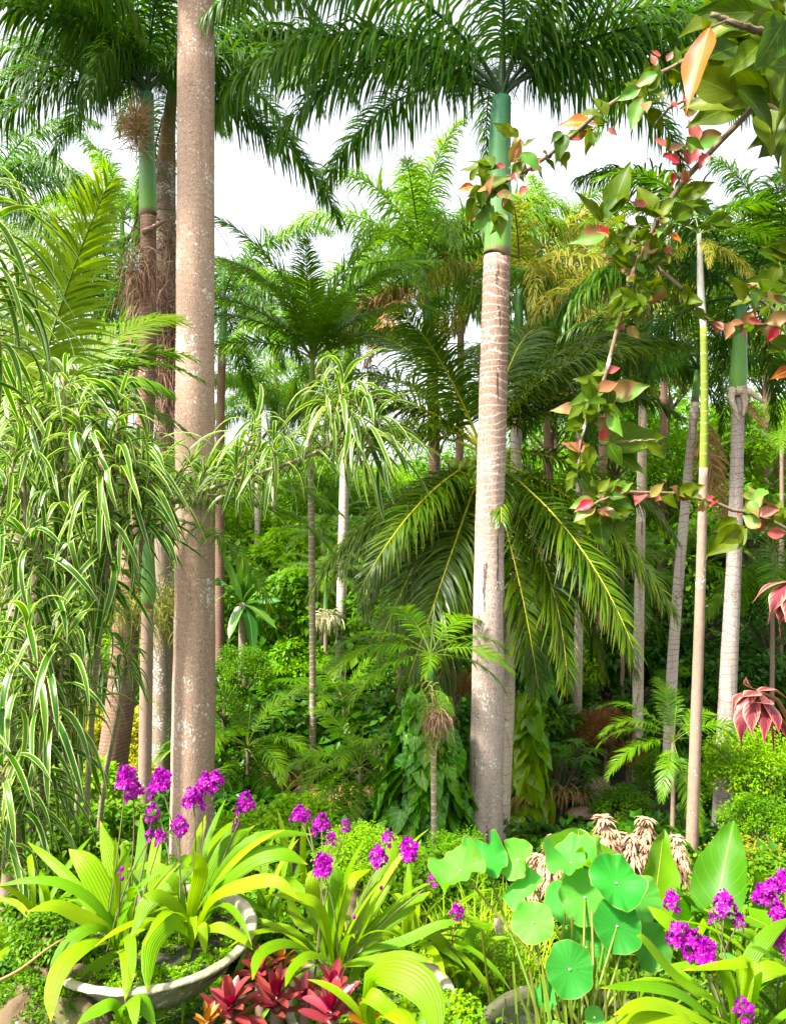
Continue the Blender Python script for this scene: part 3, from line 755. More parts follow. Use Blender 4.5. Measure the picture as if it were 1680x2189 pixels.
M['fol_yellow'] = leafmat('yellow_croton_leaf', (0.34, 0.36, 0.03), (0.62, 0.56, 0.10), trans=.35, rough=.4, spots=(0.15, 0.25, 0.03), spot_amt=.52)
M['fol_red'] = leafmat('reddish_cordyline_leaf', (0.20, 0.05, 0.035), (0.36, 0.20, 0.08), trans=.3, rough=.4)
M['fol_olive'] = leafmat('olive_foliage', (0.12, 0.18, 0.02), (0.26, 0.30, 0.04), trans=.35, rough=.5)
BUSH = {
 'fine_mid': bush_mesh('foliage', M['fol_mid'], .085, .28, 90, 75, 1),
 'fine_bright': bush_mesh('foliage', M['fol_bright'], .085, .28, 100, 80, 2),
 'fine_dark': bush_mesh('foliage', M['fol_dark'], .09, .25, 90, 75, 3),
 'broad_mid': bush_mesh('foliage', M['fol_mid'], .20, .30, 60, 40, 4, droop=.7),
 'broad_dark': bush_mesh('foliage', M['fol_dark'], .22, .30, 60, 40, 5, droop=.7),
 'broad_bright': bush_mesh('foliage', M['fol_bright'], .20, .28, 60, 40, 6, droop=.6),
 'croton': bush_mesh('foliage', M['fol_yellow'], .13, .22, 90, 60, 7, droop=-.2),
 'red': bush_mesh('foliage', M['fol_red'], .22, .08, 60, 60, 8, droop=0),
 'olive': bush_mesh('foliage', M['fol_olive'], .12, .2, 80, 70, 9),
}
def bush(kind, x, y, d, rx, label, rz=0, sq=.9, cat='shrub', name='shrub', group=None):
    """x, y: centre of the crown in the picture; rx its half width"""
    c = P(x, y, d); r_ = px(rx, d); g = float(ground(c[0], c[1]))
    root = thing(name, label, cat, (c[0], c[1], g), rz, group)
    h = c[2] - g
    link('foliage', BUSH[kind], root, (0, 0, h), 0, (r_, r_, r_ * sq))
    if h > r_ * .9:
        mb = MB(); tube(mb, smooth_path([[0, 0, -.15], [.05 * h, .02, h * .4], [0, 0, h]], 8), np.linspace(.07, .03, 8) * max(1, r_ * .7), n=8)
        mb.obj('trunk' if cat == 'tree' else 'stem', M['twig'], root)
    return root
# ------------------------------------------------------------------ hillside
for kind, x, y, d, rx, sq, cat, label in [
 ('croton', 245, 1575, 13.5, 75, .9, 'shrub', 'yellow speckled croton hedge bush glowing behind the leaning mossy trunk'),
 ('croton', 165, 1560, 13, 62, .9, 'shrub', 'yellow speckled croton bush nearest the striped dracaena mass'),
 ('croton', 290, 1640, 13, 55, .8, 'shrub', 'low yellow-green croton bush showing between the mossy trunk and jointed cane'),
 ('red', 120, 1625, 11, 40, .8, 'shrub', 'small brownish-pink leafed shrub at the foot of the yellow croton'),
 ('fine_mid', 515, 1435, 15, 62, .9, 'shrub', 'rounded fine-leaved lime-topped bush just right of the giant trunk'),
 ('fine_mid', 480, 1500, 14.5, 50, .9, 'shrub', 'olive rounded bush below the lime-topped bush beside the giant trunk'),
 ('broad_mid', 620, 1310, 19, 80, 1.1, 'shrub', 'broad-leaved bush climbing behind the slender jointed stem'),
 ('broad_mid', 630, 1440, 17.5, 70, 1.0, 'shrub', 'dark broad-leaved bush left of the slender jointed stem at mid height'),
 ('broad_dark', 590, 1540, 16.5, 75, .9, 'shrub', 'low dark broad-leaved bush behind the lady palms'),
 ('broad_bright', 630, 1190, 25, 80, .9, 'shrub', 'bright leafy shrub on the slope under the pair of distant trunks'),
 ('fine_bright', 530, 1130, 30, 70, .9, 'tree', 'bright green small tree on the far slope right of the giant trunk'),
 ('broad_mid', 760, 1190, 26, 90, .9, 'tree', 'mid-green tree crown on the slope left of the coconut fronds'),
 ('fine_mid', 690, 1080, 31, 85, .9, 'tree', 'mid-green tree crown high on the far slope in the middle'),
 ('fine_bright', 820, 1050, 33, 80, .7, 'tree', 'lime tree crown on the ridge just left of the coconut palm'),
 ('broad_mid', 800, 1330, 20, 80, .9, 'shrub', 'leafy shrub under the lowest left coconut fronds'),
 ('fine_dark', 850, 1430, 18, 70, .9, 'shrub', 'dark fine-leaved shrub under the hanging coconut fronds'),
 ('olive', 960, 1330, 17, 70, .9, 'shrub', 'olive shrub glimpsed between the hanging coconut frond tips and banded trunk'),
 ('red', 975, 1470, 13, 45, .8, 'shrub', 'brownish-red shrub touching the left edge of the banded trunk'),
 ('broad_dark', 1130, 1450, 16, 60, 1.1, 'shrub', 'dark broad-leaved shrub right behind the spotted coconut stem'),
 ('broad_bright', 1140, 1530, 15, 55, .9, 'shrub', 'lime round-leaved shrub between the coconut stem and the thin pale cane'),
 ('broad_bright', 1210, 1450, 18, 60, 1.0, 'shrub', 'bright broad-leaved shrub behind the thin pale cane'),
 ('broad_dark', 1295, 1420, 19, 70, 1.2, 'shrub', 'dark broad-leaved shrub filling the gap left of the spotted trunk'),
 ('broad_dark', 1310, 1250, 22, 80, 1.1, 'tree', 'dark tree crown behind the right coconut frond tips'),
 ('red', 1290, 1560, 14.5, 52, .9, 'shrub', 'bronze-red spiky leaved shrub left of the spotted trunk'),
 ('red', 1345, 1620, 14.2, 36, .8, 'shrub', 'small orange-red leafed shrub right at the spotted trunk foot'),
 ('fine_mid', 1330, 1735, 12, 72, .75, 'shrub', 'dense dark-green rounded bush behind the peach plumed plants'),
 ('fine_mid', 1420, 1660, 13, 60, .8, 'shrub', 'green bush at the foot of the leaning pale trunk'),
 ('fine_bright', 1600, 1640, 10.5, 95, .9, 'shrub', 'vivid lime-green bush at the right edge under the pink leaves'),
 ('fine_bright', 1520, 1690, 12, 60, .8, 'shrub', 'vivid green bush between the tan stem and the rightmost trunk'),
 ('fine_mid', 1620, 1760, 9.5, 75, .8, 'shrub', 'mid-green low bush at the right edge below the vivid lime bush'),
 ('olive', 1600, 1850, 8.5, 80, .7, 'shrub', 'olive grassy-looking shrub behind the upright taro leaf at right'),
 ('broad_dark', 1620, 1480, 15, 90, 1.0, 'shrub', 'very dark shrub behind the pink veined leaves at right'),
 ('broad_dark', 1510, 1480, 17, 80, 1.2, 'shrub', 'very dark shrub between the two tallest right-hand trunks'),
 ('broad_dark', 1420, 1420, 19, 80, 1.1, 'shrub', 'very dark shrub behind the leaning pale trunk'),
 ('fine_dark', 1650, 1300, 18, 90, 1.1, 'tree', 'dark tree crown at the right edge behind the upper pink leaves'),
 ('fine_bright', 1640, 950, 24, 100, 1.0, 'tree', 'bright lime-green tree crown at the right edge beneath the husked palm'),
 ('fine_bright', 1640, 790, 28, 80, .9, 'tree', 'lime tree crown on the ridge at the extreme right'),
 ('broad_bright', 1520, 980, 25, 70, 1.0, 'tree', 'bright leafed tree crown seen between the lime cane and the husked trunk'),
 ('fine_bright', 1430, 820, 30, 80, .8, 'tree', 'pale lime tree crown on the ridge behind the leaning trunk'),
 ('fine_mid', 1430, 1020, 24, 90, 1.1, 'tree', 'mid-green tree crown between the spotted trunk and the leaning trunk'),
 ('broad_mid', 1600, 1120, 20, 90, 1.0, 'tree', 'mid-green broad-leaved tree crown right of the rightmost trunk'),
 ('fine_mid', 1310, 940, 26, 90, 1.0, 'tree', 'mid-green tree crown behind the pink-leaved branch, right of the coconut palm'),
 ('fine_dark', 1180, 900, 28, 90, .9, 'tree', 'dark tree crown on the ridge right of the banded trunk'),
 ('broad_mid', 60, 1150, 20, 120, 1.0, 'tree', 'tree crown at the left edge behind the striped dracaena leaves'),
 ('fine_mid', 200, 1300, 18, 110, 1.0, 'tree', 'mid-green tree crown behind the dracaena and left of the mossy trunk'),
 ('fine_bright', 250, 1420, 16, 80, .8, 'shrub', 'lime shrub above the yellow croton hedge'),
 ('fine_mid', 60, 1430, 14, 110, 1.0, 'shrub', 'green shrub at the left edge below the dracaena crown'),
 ('broad_dark', 40, 1620, 10, 100, .9, 'shrub', 'dark broad-leaved shrub at the left edge behind the dracaena stems'),
 ('fine_mid', 60, 900, 30, 120, 1.1, 'tree', 'distant tree crown at the far left behind the arching lime frond'),
 ('fine_bright', 300, 1080, 28, 70, .9, 'tree', 'bright small tree crown glimpsed behind the two mossy trunks'),
]:
    bush(kind, x, y, d, rx, label, rz=x * .37, sq=sq, cat=cat, name='tree' if cat == 'tree' else 'shrub')

# hillside forest: one mass of leaves covering the far bank and gully floor
rg = np.random.default_rng(77)
def scatter_clumps(name, label, kindname, n, xr, yr, hr, rr, leaf, per, mat, seed, keep=None, droop=.5, wdr=.28):
    rg = np.random.default_rng(seed)
    y = rg.uniform(yr[0], yr[1], n); x = rg.uniform(-1, 1, n) * (xr[0] + xr[1] * y)
    if keep is not None:
        k = keep(x, y); x, y = x[k], y[k]; n = len(x)
    h = rg.uniform(hr[0], hr[1], n) ; r_ = rg.uniform(rr[0], rr[1], n)
    c = np.stack([x, y, ground(x, y) + h], 1)
    k = np.repeat(np.arange(n), per)
    v = rg.normal(0, 1, (len(k), 3)); v[:, 2] = np.abs(v[:, 2]) * .9 - .2; v = nz(v)
    p = c[k] + v * (r_[k] * rg.uniform(.5, 1, len(k)))[:, None] * [1, 1, .8]
    tone = rg.random(n)
    mb = MB(); leaf_cloud(mb, p, v, leaf * rg.uniform(.6, 1.3, len(k)) * (r_[k] / np.mean(rr)) ** .5, wdr, rg, np.clip(tone[k] * .6 + .4 * rg.random(len(k)), 0, 1), droop)
    return tag(mb.obj(name, mat), label, kindname, kind='stuff')
scatter_clumps('hillside_forest', 'dense mid-green jungle foliage covering the far bank', 'forest foliage', 900, (0, .62), (23, 52), (.2, 3.2), (.8, 1.9), .36, 75, M['fol_mid'], 5)
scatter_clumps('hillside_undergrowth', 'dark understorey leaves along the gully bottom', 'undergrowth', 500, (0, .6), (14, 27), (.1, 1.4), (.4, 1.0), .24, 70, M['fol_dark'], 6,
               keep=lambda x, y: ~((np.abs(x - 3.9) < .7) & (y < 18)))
scatter_clumps('slope_undergrowth', 'bright leafy undergrowth on the slope below the orchid pots', 'undergrowth', 150, (0, .62), (4.2, 7.5), (-.05, .18), (.15, .32), .09, 100, M['fol_mid'], 7)
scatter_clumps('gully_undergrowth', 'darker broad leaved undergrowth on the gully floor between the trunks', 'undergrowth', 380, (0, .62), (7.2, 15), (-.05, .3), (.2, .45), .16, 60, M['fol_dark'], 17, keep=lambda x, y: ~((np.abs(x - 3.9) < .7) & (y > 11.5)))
scatter_clumps('slope_herbs', 'lime green herbs growing through the undergrowth on the slope', 'herbs', 110, (0, .6), (4.2, 9.5), (.0, .25), (.12, .28), .09, 60, M['fol_bright'], 8, droop=.2, wdr=.33)
scatter_clumps('ground_cover', 'tiny creeping plants on the soil around the pots', 'ground cover', 650, (.6, .55), (1.7, 4.3), (0, .05), (.06, .16), .028, 60, M['fol_mid'], 9, wdr=.4, droop=.0)

# stepping-stone path in the gully
m_stone = barkmat('path_stone', (0.30, 0.20, 0.14), (0.16, 0.10, 0.07), lichen=.1, streak=.1, moss=.3)
for k, (x, y) in enumerate([(1238, 1690), (1250, 1704), (1258, 1718), (1262, 1732), (1265, 1748), (1262, 1764), (1258, 1782)]):
    d = 15.5 - k * .55
    c = P(x, y, d); c[2] = ground(c[0], c[1]) + .1
    rg = np.random.default_rng(k)
    mb = MB(); ball(mb, (0, 0, 0), .3, (1.2, .7, .28), 14, jag=.04, rg=rg)
    o = mb.obj('stepping_stone', m_stone, None, c)
    tag(o, ['uppermost', 'second', 'third', 'fourth', 'fifth', 'sixth', 'lowest'][k] + ' brown stepping stone, counted from the top of the gully path', 'stepping stone', 'stones of the gully path')

# ------------------------------------------------------------------ fan palms, lady palms, small palms
def fan_leaf(mb, c, d, r_, nseg, rg, split=.0, rn=.5, droop=.35, wd=.05, mi=0):
    """c centre, d outward axis of the blade"""
    d = nz(d); side = nz(np.cross(d, [0, 0, 1.0])); up = np.cross(side, d)
    a = np.linspace(-2.2, 2.2, nseg)
    dr = np.cos(a)[:, None] * d + np.sin(a)[:, None] * side + up * .12
    L = r_ * np.interp(np.abs(a), [0, 2.2], [1, .75]) * rg.uniform(.92, 1.05, nseg)
    C = arcs(np.broadcast_to(c, (nseg, 3)), dr, L, droop, 4)
    w_ = r_ * wd * np.array([.15, 1, .8, .06])[None]
    ribbons(mb, C, np.cross(dr, up), w_, cols=2, rn=np.full(nseg, rn), mi=mi)
def fan_clump(matl, n, r_, ht, nseg, seed, spread=.5, wd=.06, droop=.5):
    rg = np.random.default_rng(seed); mb = MB(); st = MB()
    for k in range(n):
        az = rg.uniform(0, 6.28); t = rg.random() ** .7
        tip = np.array([math.cos(az) * spread * t, math.sin(az) * spread * t, ht * rg.uniform(.25, 1)])
        b_ = np.array([math.cos(az) * .08, math.sin(az) * .08, 0])
        s_ = smooth_path([b_, (b_ + tip) / 2 + [0, 0, ht * .12], tip], 6)
        tube(st, s_, np.linspace(.02, .006, 6), n=5)
        dd = np.array([math.cos(az), math.sin(az), rg.uniform(-.3, .5)])
        fan_leaf(mb, tip, dd, r_ * rg.uniform(.7, 1.1), nseg, rg, rn=rg.random(), wd=wd, droop=droop)
    return mb.mesh('foliage', matl), st.mesh('stem', M['twig'])
M['fan'] = leafmat('fan_palm_leaf', (0.02, 0.11, 0.015), (0.08, 0.22, 0.02), trans=.3, rough=.4, spec=.4)
M['fan_light'] = leafmat('light_fan_palm_leaf', (0.14, 0.24, 0.04), (0.30, 0.36, 0.08), trans=.35, rough=.4)
FAN = {'lady': fan_clump(M['fan'], 60, .30, 1.0, 9, 3, .65, .075, .8), 'fan': fan_clump(M['fan'], 26, .5, 1.1, 22, 4, .6, .05, .6),
       'light': fan_clump(M['fan_light'], 16, .45, .8, 20, 5, .5, .05, 1.0)}
for kind, x, y, d, sc, label in [
 ('lady', 1182, 1800, 13, 1.15, 'dark spiky lady palm clump at the foot of the thin pale cane'),
 ('fan', 570, 1620, 15, 1.1, 'green fan palm left of the slender jointed stem, beside the feathery palm'),
 ('light', 625, 1660, 14, 1.0, 'pale yellow-green fan palm touching the slender jointed stem'),
 ('fan', 630, 1520, 17, 1.4, 'fan palm with wide dark blades behind the slender jointed stem'),
 ('fan', 1125, 1620, 17, 1.3, 'dark fan palm in the shade right of the coconut stem'),
 ('lady', 790, 1640, 14, 1.2, 'feathery lady palm left of the big glossy climbing leaves'),
 ('fan', 1520, 1560, 16, 1.4, 'shaded fan palm behind the tan stem at right'),
]:
    c = P(x, y, d); g = float(ground(c[0], c[1]))
    r_ = thing('fan_palm', label, 'fan palm', (c[0], c[1], g), x * .7, None, sc)
    f, s_ = FAN[kind]; link('foliage', f, r_); link('stem', s_, r_)
    dz_ = (c[2] - g) / sc
    if dz_ > 0.3:
        for ch in r_.children: ch.location.z = max(0, dz_ - .4)
        mb = MB(); tube(mb, [[0, 0, -.1], [0.02, 0, dz_ * .5], [0, 0, dz_]], [.05, .045, .04], n=7); mb.obj('cane', M['twig'], r_)

def small_palm(label, x, y, d, sc, n, seed, sp='areca', lo=-10, hi=75, base=None, bark='bark_tan', w_=9, az0=0, shaft=None):
    yb = base if base else y + 100
    return palm('small_palm', label, [(x - 2, yb, d, w_ * 1.2), (x, (yb + y) / 2, d, w_), (x, y, d, w_ * .9)], bark, shaft, 'shaft_dark', sp,
                crown_items(n, seed, lo, hi, az0), sc, cat='palm')
small_palm('small feather palm with glossy arching fronds in front of the leaning pale trunk', 1438, 1590, 10, .50, 1, 1, base=1800, w_=9)
rt = find('small feather palm with glossy'); cc = P(1438, 1585, 10) - np.array(rt.location)
add_fronds(rt, cc, 'areca', [(180, 34, 1), (195, 0, 1), (170, 18, .95), (155, 50, 1.05), (100, 82, .9), (60, 66, .9), (0, 34, .9), (10, 0, .85), (275, -45, 1), (240, -20, .8), (35, 50, .9)], .50)
small_palm('feathery clumping palm with a red stem right beside the foot of the giant trunk', 530, 1600, 13, .75, 20, 5, lo=-30, base=1740)
small_palm('feathery palm with light fronds in front of the pale royal trunk', 735, 1500, 16, .8, 14, 6, lo=-30, base=1640)
small_palm('slim dark palm clump standing in the grassy clearing left of the glossy climbing leaves', 770, 1640, 11, .62, 16, 7, lo=-35, base=1800)
small_palm('low arching palm behind the slim dark palm clump', 855, 1400, 15, .8, 12, 8, lo=-10, base=1600)
small_palm('arching palm with dark feathery tufts left of the spotted trunk', 1330, 1230, 18, .85, 15, 9, lo=-35, base=1600)
small_palm('shaded palm hanging over the dark gap at the right edge', 1650, 1180, 14, .95, 14, 10, lo=-30, base=1600)
small_palm('shaded palm between the leaning pale trunk and the tan stem', 1440, 1200, 19, .9, 14, 11, lo=-30, base=1600)
small_palm('small palm on the slope above the banana plant', 690, 1150, 24, .9, 12, 12, base=1350)
small_palm('yellowish palm fronds on the slope behind the thin tan stem', 640, 1250, 22, .7, 9, 13, sp='areca', base=1380)
small_palm('bright small palm at the right edge beside the husked trunk', 1670, 960, 18, .9, 12, 14, base=1250)
small_palm('low feathery palm in the shade behind the lady palm clump', 1210, 1600, 15.5, .6, 13, 15, lo=-10, base=1720)
# palm stem wrapped in fruit strands in front of the glossy climber
palm('cane_palm', 'jointed palm stem with a dark shaft and brown fruit strands before the glossy climber',
     [(928, 1865, 9, 13), (927, 1700, 9, 12), (925, 1500, 9, 14)], 'bark_node', shaft=[(923, 1490, 9, 15), (922, 1440, 9, 15), (920, 1405, 9, 9)], shaft_mat='shaft_dark', sp='areca',
     fr=[(180, 34, .9), (190, 18, 1), (165, 18, .9), (15, 34, .8), (350, 0, .75), (340, 18, .8), (200, 0, .9), (60, 50, .9), (120, 50, .9), (270, 18, .6)], fscale=.62)
cp = find('jointed palm stem with a dark'); cb = np.array(cp.location)
strands('fruit_strand', cp, cb, 935, 1530, 8.9, 14, 10, 220, .28, 4, 11, m_fib, .004)
strands('moss_mat', cp, cb, 925, 1540, 8.9, 24, 80, 520, .14, 3, 12, m_moss, .004)

# tall palms filling the skyline: crowns seen behind
for lab, x, y, d, by, sp, n, sd, sc in [
 ('distant palm crown hidden behind the left arching lime frond', 60, 600, 26, 1150, 'royal_pale', 15, 202, 1.0),
 ('distant palm crown between the arching lime frond and the green crownshaft', 262, 470, 28, 1150, 'royal_pale', 14, 203, 1.0),
 ('distant pale palm crown right of the banded trunk top', 1180, 540, 27, 1100, 'royal_pale', 15, 204, 1.0),
 ('distant palm crown behind the pink-leaved branch', 1290, 650, 22, 1200, 'royal_yellow', 14, 205, .9),
 ('distant palm crown beyond the powdery white shaft', 1420, 620, 24, 1150, 'royal_pale', 12, 206, 1.0),
 ('distant palm crown at the right edge above the green shaft', 1640, 560, 24, 1100, 'royal', 15, 207, 1.0),
 ('palm crown with pale tips filling the space left of the banded trunk', 985, 600, 22, 1200, 'royal', 16, 208, 1.0),
 ('small hazy palm crown low in the sky gap beside the giant trunk', 545, 850, 33, 1150, 'royal_pale', 12, 209, .9),
 ('small palm crown under the sky gap behind the dracaena branch', 590, 690, 32, 1150, 'royal_pale', 11, 210, .65),
 ('palm crown low behind the coconut palm on its right', 1170, 790, 25, 1150, 'royal', 14, 212, .9),
 ('palm crown at the far left edge above the dracaena', -20, 420, 20, 1150, 'royal', 15, 213, 1.0),
]:
    palm('royal_palm', lab, [(x - 6, by, d, 20 * 20 / d), (x - 2, (by + y) / 2, d, 18 * 20 / d), (x, y + 60 * 20 / d, d, 16 * 20 / d)], 'bark_brown',
         [(x, y, d, 12 * 20 / d)], 'shaft', sp, crown_items(n, sd, -18, 80, sd), sc)
# the palm overhead whose fronds hang into the top of the frame
palm('royal_palm', 'palm left of the frame whose long fronds hang across the top left corner', [(-260, 1500, 8.5, 60), (-240, 400, 8.5, 50), (-230, 60, 8.5, 46)], 'bark_pink',
     [(-225, -100, 8.5, 36)], 'shaft', 'royal', [(0, 34, .9), (15, 50, 1), (345, 34, .8), (30, 34, .95), (355, 50, 1.05), (60, 50, 1), (100, 50, 1), (180, 50, 1), (240, 34, 1), (300, 34, .8)], .8)
palm('royal_palm', 'palm behind the giant trunk whose yellow-green fronds hang into the sky gap', [(428, 1500, 13.5, 38), (422, 600, 13.5, 36), (420, 150, 13.5, 34)], 'bark_pink',
     [(420, 40, 13.5, 34), (420, -60, 13.5, 24)], 'shaft', 'royal', [(0, 34, .9), (350, 50, 1), (20, 50, 1), (340, 34, .85), (30, 18, .7), (180, 34, .8), (200, 50, .8), (90, 66, .9), (270, 66, .8), (150, 34, .9)], 1.0)
palm('royal_palm', 'palm at the right edge with long drooping leaflets behind the pink-leaved branch', [(1720, 1500, 12.5, 40), (1700, 700, 12.5, 36), (1690, 330, 12.5, 34)], 'bark_pale_shade',
     [(1688, 250, 12.5, 30), (1686, 160, 12.5, 22)], 'shaft', 'royal', [(180, 34, .95), (170, 18, .9), (195, 50, 1), (165, 50, 1), (0, 34, 1), (90, 66, .9), (150, 34, .9)], .95)

# ferns on the slope
def fern_mesh(seed, n=13):
    rg = np.random.default_rng(seed); mb = MB()
    for k in range(n):
        sub = MB(); frond_into(sub, .75 * rg.uniform(.7, 1.1), rg.uniform(25, 75), 1.5, 26, .13, .013, .6, .08, .15, 3, rg, side=rg.uniform(-.2, .2), rib=.004)
        a = k * 2.4; ca, sa = math.cos(a), math.sin(a)
        for v, f, u, rn_, mi in zip(sub.V, sub.F, sub.UV, sub.RN, sub.MI):
            w_ = np.stack([v[:, 0] * ca - v[:, 1] * sa, v[:, 0] * sa + v[:, 1] * ca, v[:, 2]], 1)
            mb.V.append(w_); mb.F.append(f + mb.n); mb.UV.append(u); mb.RN.append(rn_); mb.MI.append(mi)
        mb.n += sub.n
    return mb.mesh('fronds', [M['fern'], M['rib_green']])
M['fern'] = leafmat('fern_leaf', (0.05, 0.18, 0.006), (0.16, 0.34, 0.012), trans=.4, rough=.5, spec=.25)
FE = [fern_mesh(k) for k in (1, 2, 3)]
for k, (x, d, s_, lab) in enumerate([
    (160, 5.2, 1.0, 'fern behind the left orchid clump, nearest the dracaena canes'), (300, 6.0, 1.1, 'fern at the foot of the leaning mossy trunk'), (480, 7.2, 1.1, 'fern right beside the foot of the giant trunk'),
    (560, 5.4, 1.0, 'fern behind the right clump of the stone bowl'), (700, 6.4, 1.1, 'fern in front of the slender jointed stem, far down the slope'), (800, 5.0, .9, 'fern behind the tallest middle orchid heads'),
    (880, 6.8, 1.2, 'fern below the big glossy climbing leaves'), (960, 5.6, .9, 'fern left of the foot of the banded trunk'), (1120, 7.6, 1.2, 'fern just right of the spotted coconut stem foot'),
    (1230, 6.2, 1.0, 'fern behind the left peach plumes'), (1400, 6.6, 1.1, 'fern behind the twin peach plumes'), (1500, 5.6, 1.0, 'fern at the foot of the smooth tan stem'),
    (1600, 6.2, 1.2, 'fern under the vivid lime bush at right'), (1660, 5.0, 1.0, 'fern at the right edge behind the cut-off orchids'), (60, 4.2, .9, 'fern at the left edge under the dracaena canes'), (620, 4.3, .8, 'small fern right of the stone bowl')]):
    X = (x - 840) * d / FPX
    r_ = thing('fern', lab, 'fern', (X, d, float(ground(X, d)) + .05), k * 1.1, None, s_)
    link('fronds', FE[k % 3], r_)
# ================================================================== foreground
def cam_face(p, up=.6):
    """a surface normal that is turned partly upward and partly toward the viewer's side of the bed"""
    v = nz(np.array([0, 0, EYE]) - p)
    return nz(v * .6 + np.array([0, 0, up]))

def blade_path(mb, pts, wmax, prof=(.22, .5, .85, 1, .95, .7, .03), cols=7, pleat=.05, fold=.12, m=14, rn=.5, up=.6, mi=0, twist=0.0, wave=0):
    pts = np.array([P(*q) for q in pts]) if not isinstance(pts, np.ndarray) else pts
    s_ = smooth_path(pts, m)
    T = tangents(s_[None])[0]
    N = np.array([cam_face(p, up) for p in s_])
    if twist: N = nz(N + twist * np.cross(T, N))
    H = nz(np.cross(T, N))
    # keep the width direction continuous along the blade
    for i in range(1, m):
        if (H[i] * H[i - 1]).sum() < 0: H[i] = -H[i]
    wd = wmax / 2 * np.interp(np.linspace(0, 1, m), np.linspace(0, 1, len(prof)), prof)
    ribbons(mb, s_[None], H[None], wd[None], cols=cols, pleat=pleat, fold=fold, rn=np.array([rn]), mi=mi, wave=wave)

# ---------------------------------------------------------------- pots
M['pot'] = barkmat('weathered_stone_pot', (0.34, 0.30, 0.22), (0.19, 0.165, 0.11), lichen=.2, streak=.4, moss=.5, bump=.5, fine=40)
M['pot_dark'] = barkmat('dark_wet_pot', (0.09, 0.085, 0.05), (0.04, 0.045, 0.02), lichen=.1, streak=.3, moss=.4, rough=.5)
def lathe(mb, prof, n=64, rg=None, jag=0):
    prof = np.array(prof, float); a = np.linspace(0, 2 * math.pi, n, endpoint=False)
    V = np.stack([prof[:, 0:1] * np.cos(a), prof[:, 0:1] * np.sin(a), np.broadcast_to(prof[:, 1:2], (len(prof), n))], -1)
    if rg is not None: V = V + rg.normal(0, jag, V.shape)
    idx = np.arange(V.shape[0] * n).reshape(-1, n); nx = np.roll(idx, -1, 1)
    mb.add(V.reshape(-1, 3), np.stack([idx[:-1], nx[:-1], nx[1:], idx[1:]], -1).reshape(-1, 4))
def bowl(label, x, y, d, Rr, depth, mat, soil_z=-.045, water=False):
    c = P(x, y, d)
    root = thing('planter_bowl', label, 'planter', (c[0], c[1], c[2] - depth))
    k = [(0.001, 0), (.35, 0), (.42, .02), (.62, .22), (.80, .50), (.93, .80), (1.0, .93), (1.045, .97), (1.05, 1.0), (1.03, 1.03), (.97, 1.03), (.94, 1.0), (.92, .9), (.85, .66), (.7, .45)]
    mb = MB(); lathe(mb, [(a * Rr, b * depth) for a, b in k], 72, np.random.default_rng(3), .0012)
    mb.obj('bowl', mat, root)
    mb = MB(); lathe(mb, [(.001, depth + soil_z + .02), (Rr * .5, depth + soil_z + .012), (Rr * .93, depth + soil_z)], 40, np.random.default_rng(4), .004)
    if water:
        wm, wn = new_mat('dark_pond_water'); pr = nd(wn, 'ShaderNodeBsdfPrincipled', i_Roughness=.06); pr.inputs['Base Color'].default_value = (.012, .016, .008, 1)
        o_ = nd(wn, 'ShaderNodeOutputMaterial'); wn.links.new(pr.outputs[0], o_.inputs[0]); mb.obj('water', wm, root)
    else:
        mb.obj('potting_soil', M['soil'], root)
        rg = np.random.default_rng(int(x)); n = 240
        a = rg.uniform(0, 6.28, n); rr = Rr * .93 * np.sqrt(rg.random(n)); cc = np.stack([rr * np.cos(a), rr * np.sin(a), np.full(n, depth + soil_z + .012)], 1)
        kk = np.repeat(np.arange(n), 34); v = rg.normal(0, 1, (len(kk), 3)); v[:, 2] = np.abs(v[:, 2]); v = nz(v)
        mb = MB(); leaf_cloud(mb, cc[kk] + v * rg.uniform(.2, 1, (len(kk), 1)) * .02, v, .011 * rg.uniform(.6, 1.3, len(kk)), .42, rg, droop=0)
        tag(mb.obj('moss', M['fol_bright'], root), kind='stuff')
    return root, c
pot1, pc1 = bowl('wide weathered stone bowl under the left purple orchids', 330, 1992, 2.75, .345, .20, M['pot'])
pot2, pc2 = bowl('stone bowl mostly hidden by orchid leaves behind the red bromeliads', 790, 2128, 2.8, .30, .14, M['pot'])
pot3, pc3 = bowl('dark pot holding water under the round lotus leaves', 1235, 2235, 2.5, .32, .20, M['pot_dark'], -.02, True)

